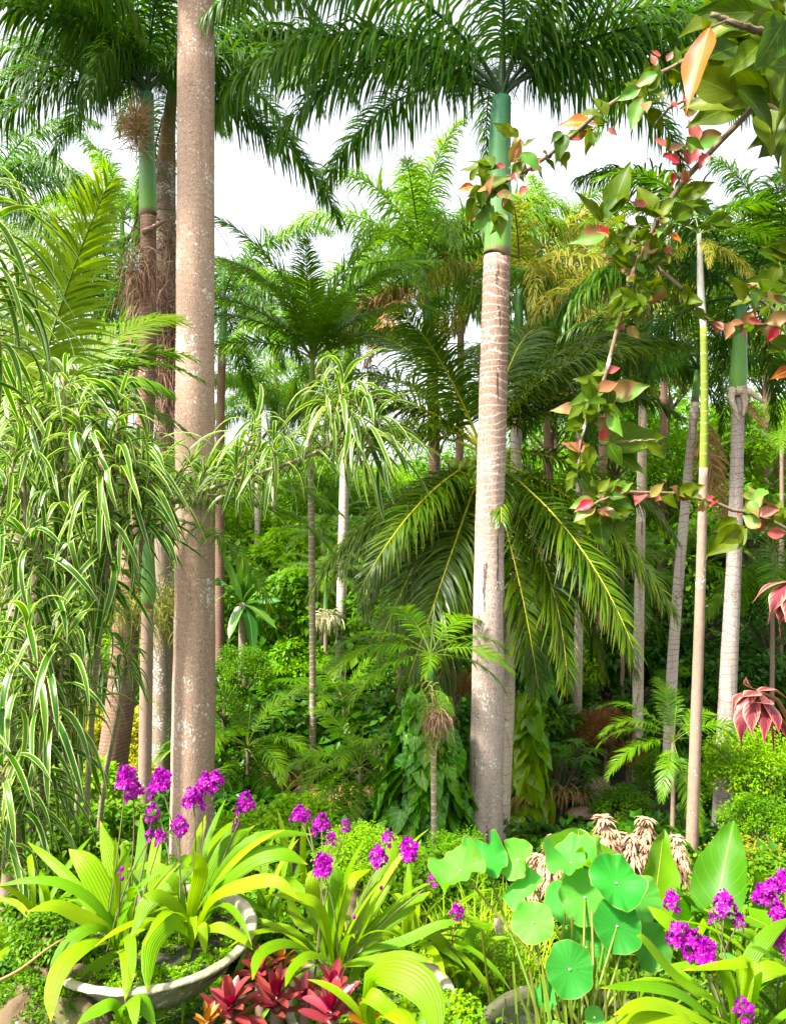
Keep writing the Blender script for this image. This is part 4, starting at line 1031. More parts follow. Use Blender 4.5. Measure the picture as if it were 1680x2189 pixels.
# ---------------------------------------------------------------- orchids
M['orchid_leaf'] = leafmat('pleated_orchid_leaf', (0.055, 0.20, 0.004), (0.15, 0.31, 0.008), trans=.36, rough=.42, stripes=8, stripe_amt=.16, spec=.3, tip=(0.26, 0.24, 0.04), tip_at=.93, spots=(.22, .16, .03), spot_amt=.70, jitter=.3)
M['orchid_stem'] = leafmat('orchid_stem', (0.12, 0.17, 0.04), (0.12, 0.08, 0.05), trans=0, rough=.5)
M['orchid_flower'] = leafmat('purple_orchid_petal', (0.26, 0.002, 0.30), (0.46, 0.015, 0.46), trans=.3, rough=.5, tcol=(1.3, .6, 1.3), spec=.3, jitter=.3)
M['orchid_lip'] = leafmat('orchid_lip', (0.32, 0.01, 0.28), (0.5, 0.16, 0.12), trans=.2, rough=.5, tcol=(1, .7, .8))
def petal_ring(mb, c, ax, r_, n, rg, wd, rot=0, tilt=.35, mi=0):
    ax = nz(ax); u = nz(np.cross(ax, [.3, .2, 1])); v = np.cross(ax, u)
    a = np.arange(n) * 2 * math.pi / n + rot
    d = np.cos(a)[:, None] * u + np.sin(a)[:, None] * v + ax * tilt
    L = r_ * rg.uniform(.85, 1.1, n)
    C = arcs(np.broadcast_to(c, (n, 3)), d, L, .5, 5)
    ribbons(mb, C, np.cross(d, ax), r_ * wd * np.array([.25, .8, 1, .75, .1])[None], cols=3, fold=.25, rn=rg.random(n), mi=mi)
def flower_head(seed, n=15, R_=.040, fl=.021):
    rg = np.random.default_rng(seed); mb = MB()
    tube(mb, [[0, 0, -.05], [0, 0, .012]], [.0025, .0015], n=5, mi=2)
    for k in range(n):
        t = k / n; az = k * 2.4; z = -.030 + .066 * t
        rr = R_ * (1 - .55 * t ** 2) * rg.uniform(.65, 1.05)
        c = np.array([math.cos(az) * rr, math.sin(az) * rr, z + rg.normal(0, .006)])
        ax = nz([math.cos(az), math.sin(az), .25 + rg.normal(0, .35)])
        tube(mb, [[0, 0, z - .008], c], [.0012, .001], n=4, mi=2, cap=False)
        petal_ring(mb, c, ax, fl * rg.uniform(.85, 1.15), 5, rg, .36, rg.random() * 6)
        petal_ring(mb, c + ax * .003, ax, fl * .5, 3, rg, .4, rg.random() * 6, tilt=1.2, mi=1)
    for k in range(6):
        ball(mb, (rg.normal(0, .008), rg.normal(0, .008), .035 + rg.random() * .018), .0045, (1, 1, 1.4), 6, rg.random(), 0)
    return mb.mesh('flower_head', [M['orchid_flower'], M['orchid_lip'], M['orchid_stem']])
HEADS = [flower_head(s, n) for s, n in ((1, 20), (2, 17), (3, 12), (4, 7))]
def rosette_leaf(mb, b, az, el, L, g, wmax, rn, rg, cols=7, prof=(.22, .5, .85, 1, .95, .7, .03), pleat=.05, m=13, fold=.12):
    d = np.array([math.cos(az) * math.cos(el), math.sin(az) * math.cos(el), math.sin(el)])
    C = arcs(b[None], d[None], L, g, m, side=np.array([[rg.normal(0, .25), rg.normal(0, .25), 0]]))
    H = np.array([-math.sin(az), math.cos(az), rg.normal(0, .25)])
    ribbons(mb, C, H, wmax / 2 * np.interp(np.linspace(0, 1, m), np.linspace(0, 1, len(prof)), prof)[None], cols=cols, pleat=pleat, fold=fold, rn=np.array([rn]))
def orchid(label, base, keys, nrand, heads, seed, d0=None, L=(.35, .6), buds=()):
    """base (x,y,d); keys: list of (points, width px, depth offset along the points)"""
    rg = np.random.default_rng(seed); b = P(*base)
    root = thing('orchid_plant', label, 'orchid', b)
    for pts, wpx in keys:
        mb = MB()
        q = np.array([P(*p_) for p_ in [base] + pts]) - b
        s_ = np.array(q)
        pp = smooth_path(s_, 15); T = tangents(pp[None])[0]
        N = np.array([cam_face(p + b, .55) for p in pp]); N = nz(N + rg.normal(0, .25) * np.cross(T, N))
        H = nz(np.cross(T, N))
        for i in range(1, 15):
            if (H[i] * H[i - 1]).sum() < 0: H[i] = -H[i]
        w_ = px(wpx * .88, base[2]) / 2 * np.interp(np.linspace(0, 1, 15), [0, .2, .45, .65, .85, 1], [.2, .5, 1, 1, .65, .03])
        ribbons(mb, pp[None], H[None], w_[None], cols=9, pleat=.045, fold=.14, rn=np.array([rg.random()]))
        mb.obj('leaf', M['orchid_leaf'], root)
    for k in range(int(nrand * 1.9)):
        mb = MB()
        rosette_leaf(mb, np.array([rg.normal(0, .03), rg.normal(0, .03), 0]), rg.uniform(0, 6.28), R(rg.uniform(30, 84)), rg.uniform(*L), rg.uniform(1.2, 3.0), rg.uniform(.022, .042), rg.random(), rg)
        mb.obj('leaf', M['orchid_leaf'], root)
    for k, (hx, hy, hd, s, var) in enumerate(heads):
        h = P(hx, hy, hd) - b
        st = np.array([rg.normal(0, .03), rg.normal(0, .03), 0])
        mid = (st + h) / 2 + np.array([rg.normal(0, .015), rg.normal(0, .015), .02])
        mb = MB(); tube(mb, smooth_path([st, mid, h + [0, 0, -.01]], 12), np.linspace(.0035, .0022, 12), n=6, rn=rg.random())
        so = mb.obj('flower_stem', M['orchid_stem'], root)
        link('flower_head', HEADS[var].copy() if False else HEADS[var], so, h, rg.uniform(0, 6), s * .93)
    for bx, by, bd in buds:
        mb = MB(); ball(mb, (0, 0, 0), .007, (1, 1, 1.3), 8, .3); mb.obj('bud', M['orchid_flower'], root, P(bx, by, bd) - b)
    return root

def K(pts, d, dz=0.0, w_=34):
    """key leaf in picture units, drifting in depth from d by dz to the tip"""
    n = len(pts)
    return ([(x, y, d + dz * (i + 1) / n) for i, (x, y) in enumerate(pts)], w_)
orchid('left orchid clump in the stone bowl, its longest leaf reaching the left picture edge', (256, 2040, 2.68), [
    K([(235, 1945), (190, 1850), (148, 1815)], 2.7, .15, 62), K([(245, 1990), (200, 1925), (130, 1885), (60, 1880), (-10, 1895)], 2.7, -.05, 32),
    K([(235, 1990), (180, 1960), (120, 1935), (60, 1948)], 2.68, -.15, 36), K([(232, 1990), (195, 1982), (150, 2010), (120, 2060), (112, 2110)], 2.66, -.25, 34),
    K([(225, 2010), (180, 2020), (135, 2060), (112, 2120), (110, 2185)], 2.64, -.35, 46), K([(262, 1950), (272, 1870), (262, 1800)], 2.7, .2, 36),
    K([(262, 2010), (275, 2000), (282, 2040), (286, 2095)], 2.66, -.3, 26), K([(258, 2030), (272, 2035), (275, 2080), (268, 2140)], 2.66, -.3, 34),
    K([(275, 1980), (320, 1930), (380, 1880), (420, 1850)], 2.7, .15, 40), K([(262, 1960), (240, 1850), (215, 1755)], 2.72, .3, 48),
    K([(268, 1950), (300, 1840), (302, 1740)], 2.72, .35, 34), K([(230, 2000), (170, 1900), (100, 1830), (60, 1800)], 2.75, .35, 30),
    K([(245, 2040), (215, 2060), (175, 2090), (160, 2130)], 2.66, -.2, 26), K([(300, 1985), (370, 1965), (400, 1970)], 2.68, -.1, 24)], 6,
    [(270, 1662, 2.85, 1.0, 0), (287, 1690, 2.88, .9, 1), (327, 1738, 2.75, .72, 2), (322, 1782, 2.75, .55, 3), (344, 1788, 2.75, .6, 2), (258, 1862, 2.6, .2, 3)], 11, buds=[(262, 1857, 2.65), (262, 1878, 2.65)])
orchid('right orchid clump in the stone bowl, with leaves arching over the right rim', (405, 2030, 2.75), [
    K([(450, 1925), (520, 1890), (590, 1882), (640, 1925)], 2.72, -.15, 38), K([(470, 1900), (535, 1840), (600, 1823), (658, 1848)], 2.75, .0, 44),
    K([(460, 1880), (530, 1800), (600, 1782), (668, 1784)], 2.78, .1, 24), K([(430, 1900), (465, 1820), (512, 1738)], 2.8, .3, 34),
    K([(420, 1880), (425, 1800), (440, 1742)], 2.8, .35, 30), K([(400, 1970), (365, 1925), (325, 1915), (300, 1960), (280, 2005)], 2.7, -.2, 34),
    K([(398, 1990), (370, 1970), (330, 2010), (318, 2060), (316, 2125)], 2.68, -.35, 42), K([(395, 1960), (370, 1880), (325, 1850), (265, 1860)], 2.75, .1, 26),
    K([(440, 1990), (475, 1982), (520, 2005), (540, 2030)], 2.72, -.1, 26), K([(430, 1920), (480, 1810), (545, 1765)], 2.8, .25, 40),
    K([(412, 1940), (430, 1860), (418, 1820)], 2.73, -.05, 36), K([(340, 1940), (330, 1850), (345, 1790)], 2.85, .3, 36),
    K([(430, 1975), (435, 2000), (440, 2040)], 2.72, -.1, 24), K([(385, 1985), (330, 1975), (280, 1980)], 2.7, -.1, 26)], 6,
    [(345, 1668, 2.95, 1.0, 0), (330, 1685, 2.95, .7, 2), (384, 1765, 2.8, .8, 1), (415, 1708, 2.85, 1.0, 0), (440, 1675, 2.9, .95, 1), (462, 1668, 2.9, .8, 1), (525, 1718, 2.95, .95, 1), (506, 1762, 2.95, .45, 3)], 12)
orchid('orchid clump in the half hidden bowl behind the red bromeliads', (716, 2075, 2.8), [
    K([(690, 1945), (640, 1915), (580, 1912)], 2.75, -.1, 42), K([(650, 2025), (600, 2015), (555, 2040), (540, 2095)], 2.7, -.35, 34),
    K([(690, 1990), (670, 1890), (690, 1850)], 2.85, .15, 44), K([(715, 1960), (722, 1880), (715, 1850)], 2.8, .1, 40),
    K([(730, 1950), (750, 1880), (792, 1858)], 2.8, .15, 34), K([(760, 1990), (810, 1905), (850, 1850)], 2.8, .2, 44),
    K([(770, 2010), (850, 1950), (920, 1905)], 2.8, .15, 48), K([(700, 2050), (660, 2040), (625, 2070), (610, 2110)], 2.7, -.3, 26),
    K([(790, 2030), (860, 2010), (940, 1975), (985, 1972)], 2.8, .0, 28), K([(740, 2060), (800, 2050), (870, 2040), (930, 2060)], 2.75, -.15, 30),
    K([(690, 2000), (640, 1965), (610, 1895)], 2.85, .2, 36), K([(770, 1950), (835, 1830), (838, 1780)], 2.85, .35, 40)], 8,
    [(640, 1742, 3.05, .85, 1), (657, 1745, 3.05, .5, 3), (688, 1762, 3.0, .9, 1), (708, 1795, 2.95, .6, 2), (740, 1766, 3.0, .55, 2), (690, 1850, 2.8, .95, 0), (808, 1830, 2.95, .9, 1), (828, 1790, 3.0, .65, 2), (873, 1818, 2.95, 1.0, 0), (925, 1880, 2.9, .6, 3)], 13, buds=[(757, 1960, 2.75), (815, 1898, 2.85)])
orchid('orchid plant of one very broad arching leaf cut by the bottom edge', (800, 2230, 2.3), [
    K([(790, 2100), (830, 2075), (890, 2095), (925, 2150), (935, 2230)], 2.3, -.25, 78), K([(820, 2160), (860, 2170), (900, 2230)], 2.3, -.2, 60),
    K([(780, 2150), (790, 2130), (840, 2170), (860, 2250)], 2.3, -.15, 44)], 2, [], 14, L=(.2, .3))
orchid('orchid plant poking up at the bottom left beneath the stone bowl', (270, 2240, 2.2), [
    K([(262, 2160), (300, 2135), (335, 2200)], 2.2, -.15, 46), K([(250, 2150), (205, 2160), (165, 2190)], 2.2, -.1, 34), K([(275, 2150), (285, 2140), (290, 2200)], 2.2, -.2, 34)], 2, [], 15, L=(.12, .2))
orchid('right-hand orchid clump with the biggest double flower head', (1570, 2230, 2.45), [
    K([(1560, 2100), (1500, 2030), (1420, 1965), (1385, 1938)], 2.45, .1, 40), K([(1540, 2150), (1450, 2090), (1380, 2010), (1360, 2000)], 2.4, .0, 30),
    K([(1530, 2180), (1450, 2120), (1370, 2105), (1280, 2112)], 2.4, -.15, 48), K([(1520, 2190), (1430, 2150), (1370, 2145), (1310, 2170)], 2.35, -.2, 38),
    K([(1590, 2120), (1600, 2060), (1570, 2060), (1450, 2075)], 2.45, -.1, 28), K([(1600, 2100), (1640, 2070), (1690, 2075)], 2.5, 0, 50),
    K([(1500, 2200), (1440, 2175), (1360, 2185), (1300, 2215)], 2.3, -.15, 44), K([(1590, 2080), (1640, 2000), (1690, 1960)], 2.5, .15, 40), K([(1560, 2130), (1530, 2060), (1480, 2060), (1400, 2070)], 2.45, 0, 26)], 9,
    [(1435, 1925, 2.6, .75, 1), (1452, 2000, 2.5, 1.0, 0), (1482, 2018, 2.48, 1.0, 1), (1505, 2032, 2.46, .95, 0), (1525, 1962, 2.55, .5, 3), (1548, 1930, 2.6, .9, 1), (1576, 1968, 2.6, .6, 2), (1590, 2158, 2.35, .75, 2)], 16, buds=[(1482, 2068, 2.5)])
orchid('orchid clump at the extreme right edge, flowers partly cut off', (1700, 2200, 2.6), [
    K([(1680, 2080), (1610, 2000), (1560, 1985)], 2.6, .1, 34), K([(1690, 2100), (1660, 2060), (1600, 2090), (1560, 2120)], 2.6, -.1, 34)], 8,
    [(1632, 1912, 2.75, .95, 0), (1650, 1900, 2.75, .8, 1), (1672, 1885, 2.75, .9, 1), (1662, 1950, 2.7, .8, 1), (1668, 1992, 2.65, 1.0, 0), (1682, 2030, 2.6, .7, 2), (1690, 1960, 2.7, .8, 1)], 17)
orchid('small orchid plant with one low flower left of the lotus leaves', (985, 2120, 3.0), [K([(975, 2060), (930, 2000), (880, 1990)], 3.0, 0, 30), K([(1000, 2050), (1010, 1990), (1060, 1975)], 3.0, .1, 26)], 6, [(978, 1948, 3.0, .75, 2)], 18, L=(.2, .35))

for k_, (lab, bs, n_, L_) in enumerate([
 ('leafy strap plant without flowers in the dark gap right of the stone bowl', (575, 2030, 3.15), 11, (.3, .5)),
 ('leafy strap plant without flowers at the left edge behind the stone bowl', (95, 1990, 3.2), 9, (.3, .5)),
 ('leafy strap plant behind the second clump, toward the lotus', (880, 2040, 3.1), 12, (.3, .55)),
 ('leafy strap plant between the two arching clumps of the stone bowl, at its back rim', (330, 1960, 3.05), 10, (.35, .6)),
 ('leafy strap plant just in front of the dark taro on the right', (1480, 2080, 2.9), 7, (.25, .4)),
 ('leafy strap plant under the lime shrub behind the middle orchids', (640, 1960, 3.6), 10, (.35, .6))]):
    orchid(lab, bs, [], n_, [], 60 + k_, L=L_)

# ---------------------------------------------------------------- bromeliads
M['brom_red'] = leafmat('red_bromeliad_leaf', (0.15, 0.006, 0.03), (0.38, 0.035, 0.09), trans=.2, rough=.3, spec=.5, tip=(0.32, 0.06, 0.04), tip_at=.75, back=(0.22, 0.05, 0.05), tcol=(1.1, .6, .7))
M['brom_tan'] = leafmat('tan_bromeliad_leaf', (0.20, 0.10, 0.02), (0.38, 0.16, 0.05), trans=.2, rough=.35, spec=.6, tcol=(1.3, .9, .6))
def bromeliad(label, x, y, d, r_px, n, seed, mat):
    rg = np.random.default_rng(seed); b = P(x, y, d); rr = px(r_px * .88, d)
    g = float(ground(b[0], b[1]))
    b = b - [0, 0, px(18, d)]; root = thing('bromeliad', label, 'bromeliad', (b[0], b[1], min(g, b[2])))
    h = np.array([0, 0, max(0, b[2] - g)])
    for k in range(n):
        t = k / n; mb = MB()
        rosette_leaf(mb, h + [0, 0, .004 * k], k * 2.4 + rg.normal(0, .2), R(12 + 58 * t + rg.normal(0, 6)), rr * rg.uniform(1.05, 1.3) * (1 - .3 * t), rg.uniform(-.6, .8), rr * .34, rg.random(), rg,
                     cols=5, pleat=0, fold=.35, prof=(.8, .85, 1, 1, .95, .8, .1), m=9)
        mb.obj('leaf', mat, root)
    mb = MB(); tube(mb, [[0, 0, -.03], h + [0, 0, .02]], [.022, .016], n=8); mb.obj('stem', M['twig'], root)
for a in [('red bromeliad rosette, leftmost large one, below the stone bowl', 494, 2172, 2.40, 84, 18, 1, M['brom_red']),
          ('small orange-tan bromeliad at the lower left edge of the red group', 445, 2185, 2.32, 45, 11, 2, M['brom_tan']),
          ('red bromeliad rosette in the middle of the group with a dry straw across it', 590, 2148, 2.48, 80, 17, 3, M['brom_red']),
          ('red bromeliad rosette highest of the group, right under the bowl rim', 556, 2092, 2.60, 70, 15, 4, M['brom_red']),
          ('brownish red bromeliad rosette right of the group at the bottom edge', 707, 2178, 2.38, 84, 18, 5, M['brom_red']),
          ('upright rosy bromeliad below the second orchid clump', 712, 2118, 2.55, 66, 13, 6, M['brom_red']),
          ('tan-green bromeliad under the second orchid clump, left side', 600, 2064, 2.68, 58, 12, 7, M['brom_tan']),
          ('rusty bromeliad at the lower right end of the group', 782, 2186, 2.32, 60, 13, 8, M['brom_tan']),
          ('dull rosy bromeliad squeezed between two red rosettes', 650, 2135, 2.52, 56, 12, 9, M['brom_red'])]:
    bromeliad(*a)

# ---------------------------------------------------------------- striped dracaena
M['drac'] = leafmat('striped_dracaena_leaf', (0.012, 0.10, 0.006), (0.06, 0.21, 0.012), trans=.34, rough=.32, spec=.6, edge=(0.52, 0.56, 0.24), edge_w=.24, jitter=.3, tcol=(1.4, 1.5, .8))
M['drac_stem'] = barkmat('dracaena_cane', (0.24, 0.21, 0.12), (0.13, 0.11, 0.06), ring=(0.34, 0.30, 0.2), ring_sp=.03, ring_w=.08, wob=.02, streak=.3)
def drac_rosette(seed, n=30, L=.52, wd=.0145, stem=.26):
    rg = np.random.default_rng(seed); mb = MB()
    t = np.linspace(0, 1, n); az = np.arange(n) * 2.4 + rg.normal(0, .25, n)
    el = R(1) * (12 + 66 * t ** 1.6 + rg.normal(0, 7, n))
    d = np.stack([np.cos(az) * np.cos(el), np.sin(az) * np.cos(el), np.sin(el)], 1)
    p0 = np.stack([0 * t, 0 * t, (t - 1) * stem], 1)
    Ls = L * rg.uniform(.75, 1.15, n) * np.interp(t, [0, .5, .85, 1], [.9, 1, .85, .45])
    g = rg.uniform(2.2, 5.5, n) * np.interp(t, [0, .8, 1], [1.15, .9, .5])
    C = arcs(p0, d, Ls, g, 11, side=rg.normal(0, .5, (n, 3)) * [1, 1, 0])
    v = np.linspace(0, 1, 11)
    wv = wd * np.interp(v, [0, .12, .4, .75, 1], [.7, .75, 1, .8, .03])[None] * rg.uniform(.85, 1.25, (n, 1))
    H = np.stack([-np.sin(az), np.cos(az), rg.normal(0, .3, n)], 1)
    ribbons(mb, C, H, wv, cols=5, fold=.25, rn=rg.random(n))
    tube(mb, [[0, 0, -stem - .03], [0, 0, 0]], [.011, .008], n=6, mi=1)
    return mb.mesh('leaf_rosette', [M['drac'], M['drac_stem']])
DR = [drac_rosette(k, 22 + 3 * (k % 3)) for k in range(5)]
def dracaena(label, stems, seed, sc=1.0, thick=.020):
    """stems: list of (list of (x,y,d) stem points, list of rosette positions (x,y,d,scale))"""
    rg = np.random.default_rng(seed)
    p0 = P(*stems[0][0][0]); g = float(ground(p0[0], p0[1])); b = np.array([p0[0], p0[1], g])
    root = thing('striped_dracaena', label, 'dracaena', b)
    for sp_, ros in stems:
        q = [P(*s_) - b for s_ in sp_]
        s_ = smooth_path(q, 18)
        mb = MB(); tube(mb, s_, np.linspace(thick, thick * .55, 18), n=8); so = mb.obj('stem', M['drac_stem'], root)
        for x, y, d, k in ros:
            c = P(x, y, d) - b
            j = int(np.argmin(np.linalg.norm(s_ - (c + [0, 0, -.15]), axis=1)))
            if np.linalg.norm(s_[j] - c) > .12:
                e = c + [0, 0, -.2 * k * sc]
                mb = MB(); tube(mb, smooth_path([s_[max(j - 1, 0)], (s_[max(j - 1, 0)] + e) / 2 + [0, 0, -.03], e], 7), np.linspace(thick * .5, thick * .4, 7), n=6); mb.obj('twig', M['drac_stem'], root)
            link('leaf_rosette', DR[rg.integers(0, 5)], root, c, None, sc * k, rot=(rg.normal(0, .22), rg.normal(0, .22), rg.uniform(0, 6.28)))
    return root
D_ = 4.2
dracaena('large striped dracaena filling the left side, cream-edged leaves on many canes', [
    ([(130, 2000, 4.4), (140, 1600, 4.3), (150, 1200, 4.2), (135, 800, 4.2)], [(140, 800, 4.2, 1), (105, 860, 4.3, 1), (180, 930, 4.1, 1.05), (125, 960, 4.3, 1), (150, 1110, 4.1, 1), (90, 1060, 4.3, 1)]),
    ([(170, 2000, 4.5), (200, 1500, 4.3), (235, 1150, 4.2), (252, 870, 4.2)], [(258, 850, 4.2, .95), (235, 950, 4.1, 1), (300, 960, 4.2, .9), (215, 1040, 4.1, 1), (285, 1070, 4.2, .9), (245, 1150, 4.2, .95), (210, 1250, 4.2, 1)]),
    ([(90, 2000, 4.3), (70, 1600, 4.2), (60, 1200, 4.1), (40, 850, 4.2)], [(35, 830, 4.2, 1), (40, 960, 4.1, 1.05), (10, 1050, 4.2, 1), (60, 1150, 4.0, 1.05), (20, 1240, 4.1, 1), (100, 1250, 4.1, 1)]),
    ([(110, 2000, 4.0), (90, 1700, 3.9), (110, 1500, 3.9), (125, 1330, 3.9)], [(140, 1340, 3.9, 1), (60, 1340, 3.8, 1.05), (10, 1400, 3.9, 1), (100, 1440, 3.8, 1.05), (160, 1470, 4.0, .9)]),
    ([(50, 2000, 3.8), (40, 1800, 3.7), (30, 1650, 3.7), (20, 1480, 3.7)], [(30, 1500, 3.7, 1), (85, 1550, 3.8, .9), (-5, 1600, 3.6, 1), (60, 1650, 3.7, .9), (20, 1730, 3.6, .9), (100, 1660, 3.9, .7)]),
    ([(200, 2000, 4.6), (220, 1700, 4.6), (262, 1480, 4.5), (270, 1400, 4.5)], [(266, 1392, 4.5, .62), (205, 1370, 4.6, .8)]),
    ([(70, 2000, 4.6), (20, 1400, 4.8), (-20, 900, 4.8)], [(-10, 900, 4.7, 1), (70, 900, 4.8, 1), (190, 1170, 4.6, 1), (330, 1010, 4.5, .85)]),
], 5)
dracaena('striped dracaena branch arching rightward in front of the giant trunk', [
    ([(150, 2000, 4.8), (180, 1500, 4.8), (215, 1250, 4.7), (270, 1140, 4.6), (345, 1085, 4.55), (450, 1045, 4.5), (560, 1010, 4.5), (640, 982, 4.5), (705, 950, 4.5), (745, 895, 4.5)],
     [(408, 985, 4.5, .62), (438, 1010, 4.55, .5), (545, 905, 4.5, .85), (585, 940, 4.5, .75), (505, 990, 4.5, .7), (655, 925, 4.5, .55), (735, 815, 4.5, .95), (765, 860, 4.5, .95), (800, 900, 4.55, .9), (700, 845, 4.5, .7), (755, 920, 4.5, .8)]),
], 6, thick=.018)
dracaena('near striped dracaena hanging in from the upper left edge', [
    ([(-160, 2000, 3.0), (-140, 1300, 3.0), (-110, 700, 3.0), (-70, 380, 3.0)], [(-45, 370, 3.0, 1), (-60, 480, 3.0, 1.05), (-40, 620, 3.0, 1.0), (-70, 760, 3.0, 1)]),
], 7)

# lime fronds at the left (palm behind the dracaena)
palm('feather_palm', 'feather palm with one big backlit lime frond arching up at the left', [(20, 1900, 6.4, 40), (30, 1500, 6.4, 36), (45, 1080, 6.4, 34)], 'bark_tan',
     [(47, 1040, 6.4, 34), (50, 960, 6.4, 26)], 'shaft_lime', 'areca_lime', [(60, 66, .75), (180, 66, .9), (200, 50, .8), (130, 66, .9), (100, 82, 1.0), (330, 18, .5)], 1.12)
palm('feather_palm', 'blue-green feather palm whose broad frond droops behind the dracaena tips', [(90, 1900, 7.5, 34), (80, 1500, 7.5, 30), (70, 1100, 7.5, 28)], 'bark_tan',
     [(60, 1020, 7.5, 28), (60, 940, 7.5, 20)], 'shaft', 'areca', [(0, 50, 1.25), (350, 66, 1.2), (15, 34, 1.1), (340, 34, 1.1), (180, 50, 1.1), (120, 50, 1.1), (60, 66, 1.2), (200, 34, 1), (5, 66, 1.3)], .72)

lp_ = find('feather palm with one big'); lpb = np.array(lp_.location)
def hero_frond(root, base, x, y, d, az, lean, L, el0, bend, n, ll, lw, g, mats, seed, yaw=0, side=0.0):
    mb = MB(); frond_into(mb, L, el0, bend, n, ll, lw, g, .06, .14, 6, np.random.default_rng(seed), side=side, rib=.014)
    o = link('frond', mb.mesh('frond', mats), root, P(x, y, d) - base)
    o.rotation_euler = (Matrix.Rotation(R(yaw), 3, 'Z') @ Matrix.Rotation(R(lean), 3, 'Y') @ Matrix.Rotation(R(az), 3, 'Z')).to_euler()
    return o
hero_frond(lp_, lpb, 44, 1050, 6.4, 265, 7, 2.5, 86, .75, 100, .62, .0150, .9, [M['areca_lime'], M['rib_green']], 5, side=.36)
hero_frond(lp_, lpb, 48, 985, 6.6, 240, -14, 1.7, 80, .9, 70, .5, .0155, .9, [M['areca_lime'], M['rib_green']], 6)
hero_frond(lp_, lpb, 44, 965, 6.4, 20, 0, 1.45, 60, 1.5, 70, .5, .0155, 1.6, [M['areca'], M['rib_green']], 7)

# ---------------------------------------------------------------- broad leaves
def heart(L=1.0, back=.35, wd=.42, m=11, cols=9, prof=(.62, .9, 1, .98, .88, .72, .52, .3, .04), cup=.12, wave=.03, seed=1, arch=.25):
    v = np.linspace(0, 1, m); u = np.linspace(-1, 1, cols)
    w_ = wd * np.interp(v, np.linspace(0, 1, len(prof)), prof)
    X = v[:, None] - back * np.abs(u)[None] ** 1.3 * (1 - v[:, None]) ** 2 * 1.0
    Y = w_[:, None] * u[None]
    Z = cup * np.abs(u)[None] ** 1.8 * w_[:, None] / wd - arch * v[:, None] ** 2 + wave * np.sin(v * 14 + seed)[:, None] * np.abs(u)[None] ** 2
    idx = np.arange(m * cols).reshape(m, cols)
    F = np.stack([idx[:-1, :-1], idx[1:, :-1], idx[1:, 1:], idx[:-1, 1:]], -1).reshape(-1, 4)
    UV = np.stack([np.broadcast_to((u + 1) / 2, (m, cols)), np.broadcast_to(v[:, None], (m, cols))], -1)
    return np.stack([X, Y, Z], -1).reshape(-1, 3) * L, F, UV.reshape(-1, 2)
def place(mb, lf, pos, d, nrm, s, rn=.5, mi=0):
    V, F, UV = lf; d = nz(d); y = nz(np.cross(nrm, d)); z = np.cross(d, y)
    mb.add(np.asarray(pos) + s * (V[:, 0:1] * d + V[:, 1:2] * y + V[:, 2:3] * z), F, UV, rn, mi)
M['climber'] = leafmat('glossy_climber_leaf', (0.012, 0.10, 0.008), (0.06, 0.24, 0.015), trans=.2, rough=.32, spec=.45, veins=(5, .35, (0.12, 0.30, 0.06), .10), mid=(0.14, 0.30, 0.06), mid_w=.04)
M['climber_lime'] = leafmat('lime_climber_leaf', (0.10, 0.30, 0.015), (0.26, 0.44, 0.03), trans=.35, rough=.35, spec=.6, mid=(0.3, 0.4, 0.08), mid_w=.04)
def climber(label, x0, x1, y0, y1, d, n, size, seed, mat, name='climbing_vine'):
    rg = np.random.default_rng(seed); b = P((x0 + x1) / 2, y1, d); g = float(ground(b[0], b[1])); b[2] = g
    root = thing(name, label, 'climbing plant', b)
    top = P((x0 + x1) / 2, y0, d)[2] - g; rx = px((x1 - x0) / 2, d)
    mb = MB(); tube(mb, smooth_path([[0, 0, -.1], [.05, .02, top * .5], [0, 0, top * .9]], 8), [.12] * 8, n=8); mb.obj('stem', M['bark_mossy'], root)
    mb = MB(); lf = [heart(seed=k) for k in range(3)]
    for k in range(n):
        z = top * (1 - rg.random() ** 1.1); a = rg.uniform(-math.pi, math.pi); 
        rr = rx * (.75 + .25 * math.sin(z * 2.1 + a * 2)) * min(1, .45 + .75 * (1 - z / top)) * rg.uniform(.8, 1.1)
        p = np.array([math.cos(a) * rr, math.sin(a) * rr, z])
        out = np.array([math.cos(a), math.sin(a), 0])
        d_ = nz(out * .5 + [rg.normal(0, .35), rg.normal(0, .35), -.8]); nr = nz(out + [rg.normal(0, .3), rg.normal(0, .3), .55])
        place(mb, lf[k % 3], p, d_, nr, size * rg.uniform(.6, 1.15), rg.random())
    mb.obj('foliage', mat, root)
climber('dense climber with large glossy heart-shaped leaves left of the banded trunk', 805, 1010, 1480, 1870, 9.8, 520, .30, 3, M['climber'])
climber('lime-leaved climber on the shaded side right of the banded trunk', 1095, 1170, 1500, 1780, 12.0, 170, .32, 4, M['climber_lime'])
climber('glossy climber on the slope behind the coconut fronds', 1100, 1200, 1380, 1620, 15, 160, .38, 5, M['climber'])
climber('dark climber with heart-shaped leaves behind the leaning pale trunk', 1380, 1470, 1500, 1760, 14.5, 150, .34, 6, M['climber'])

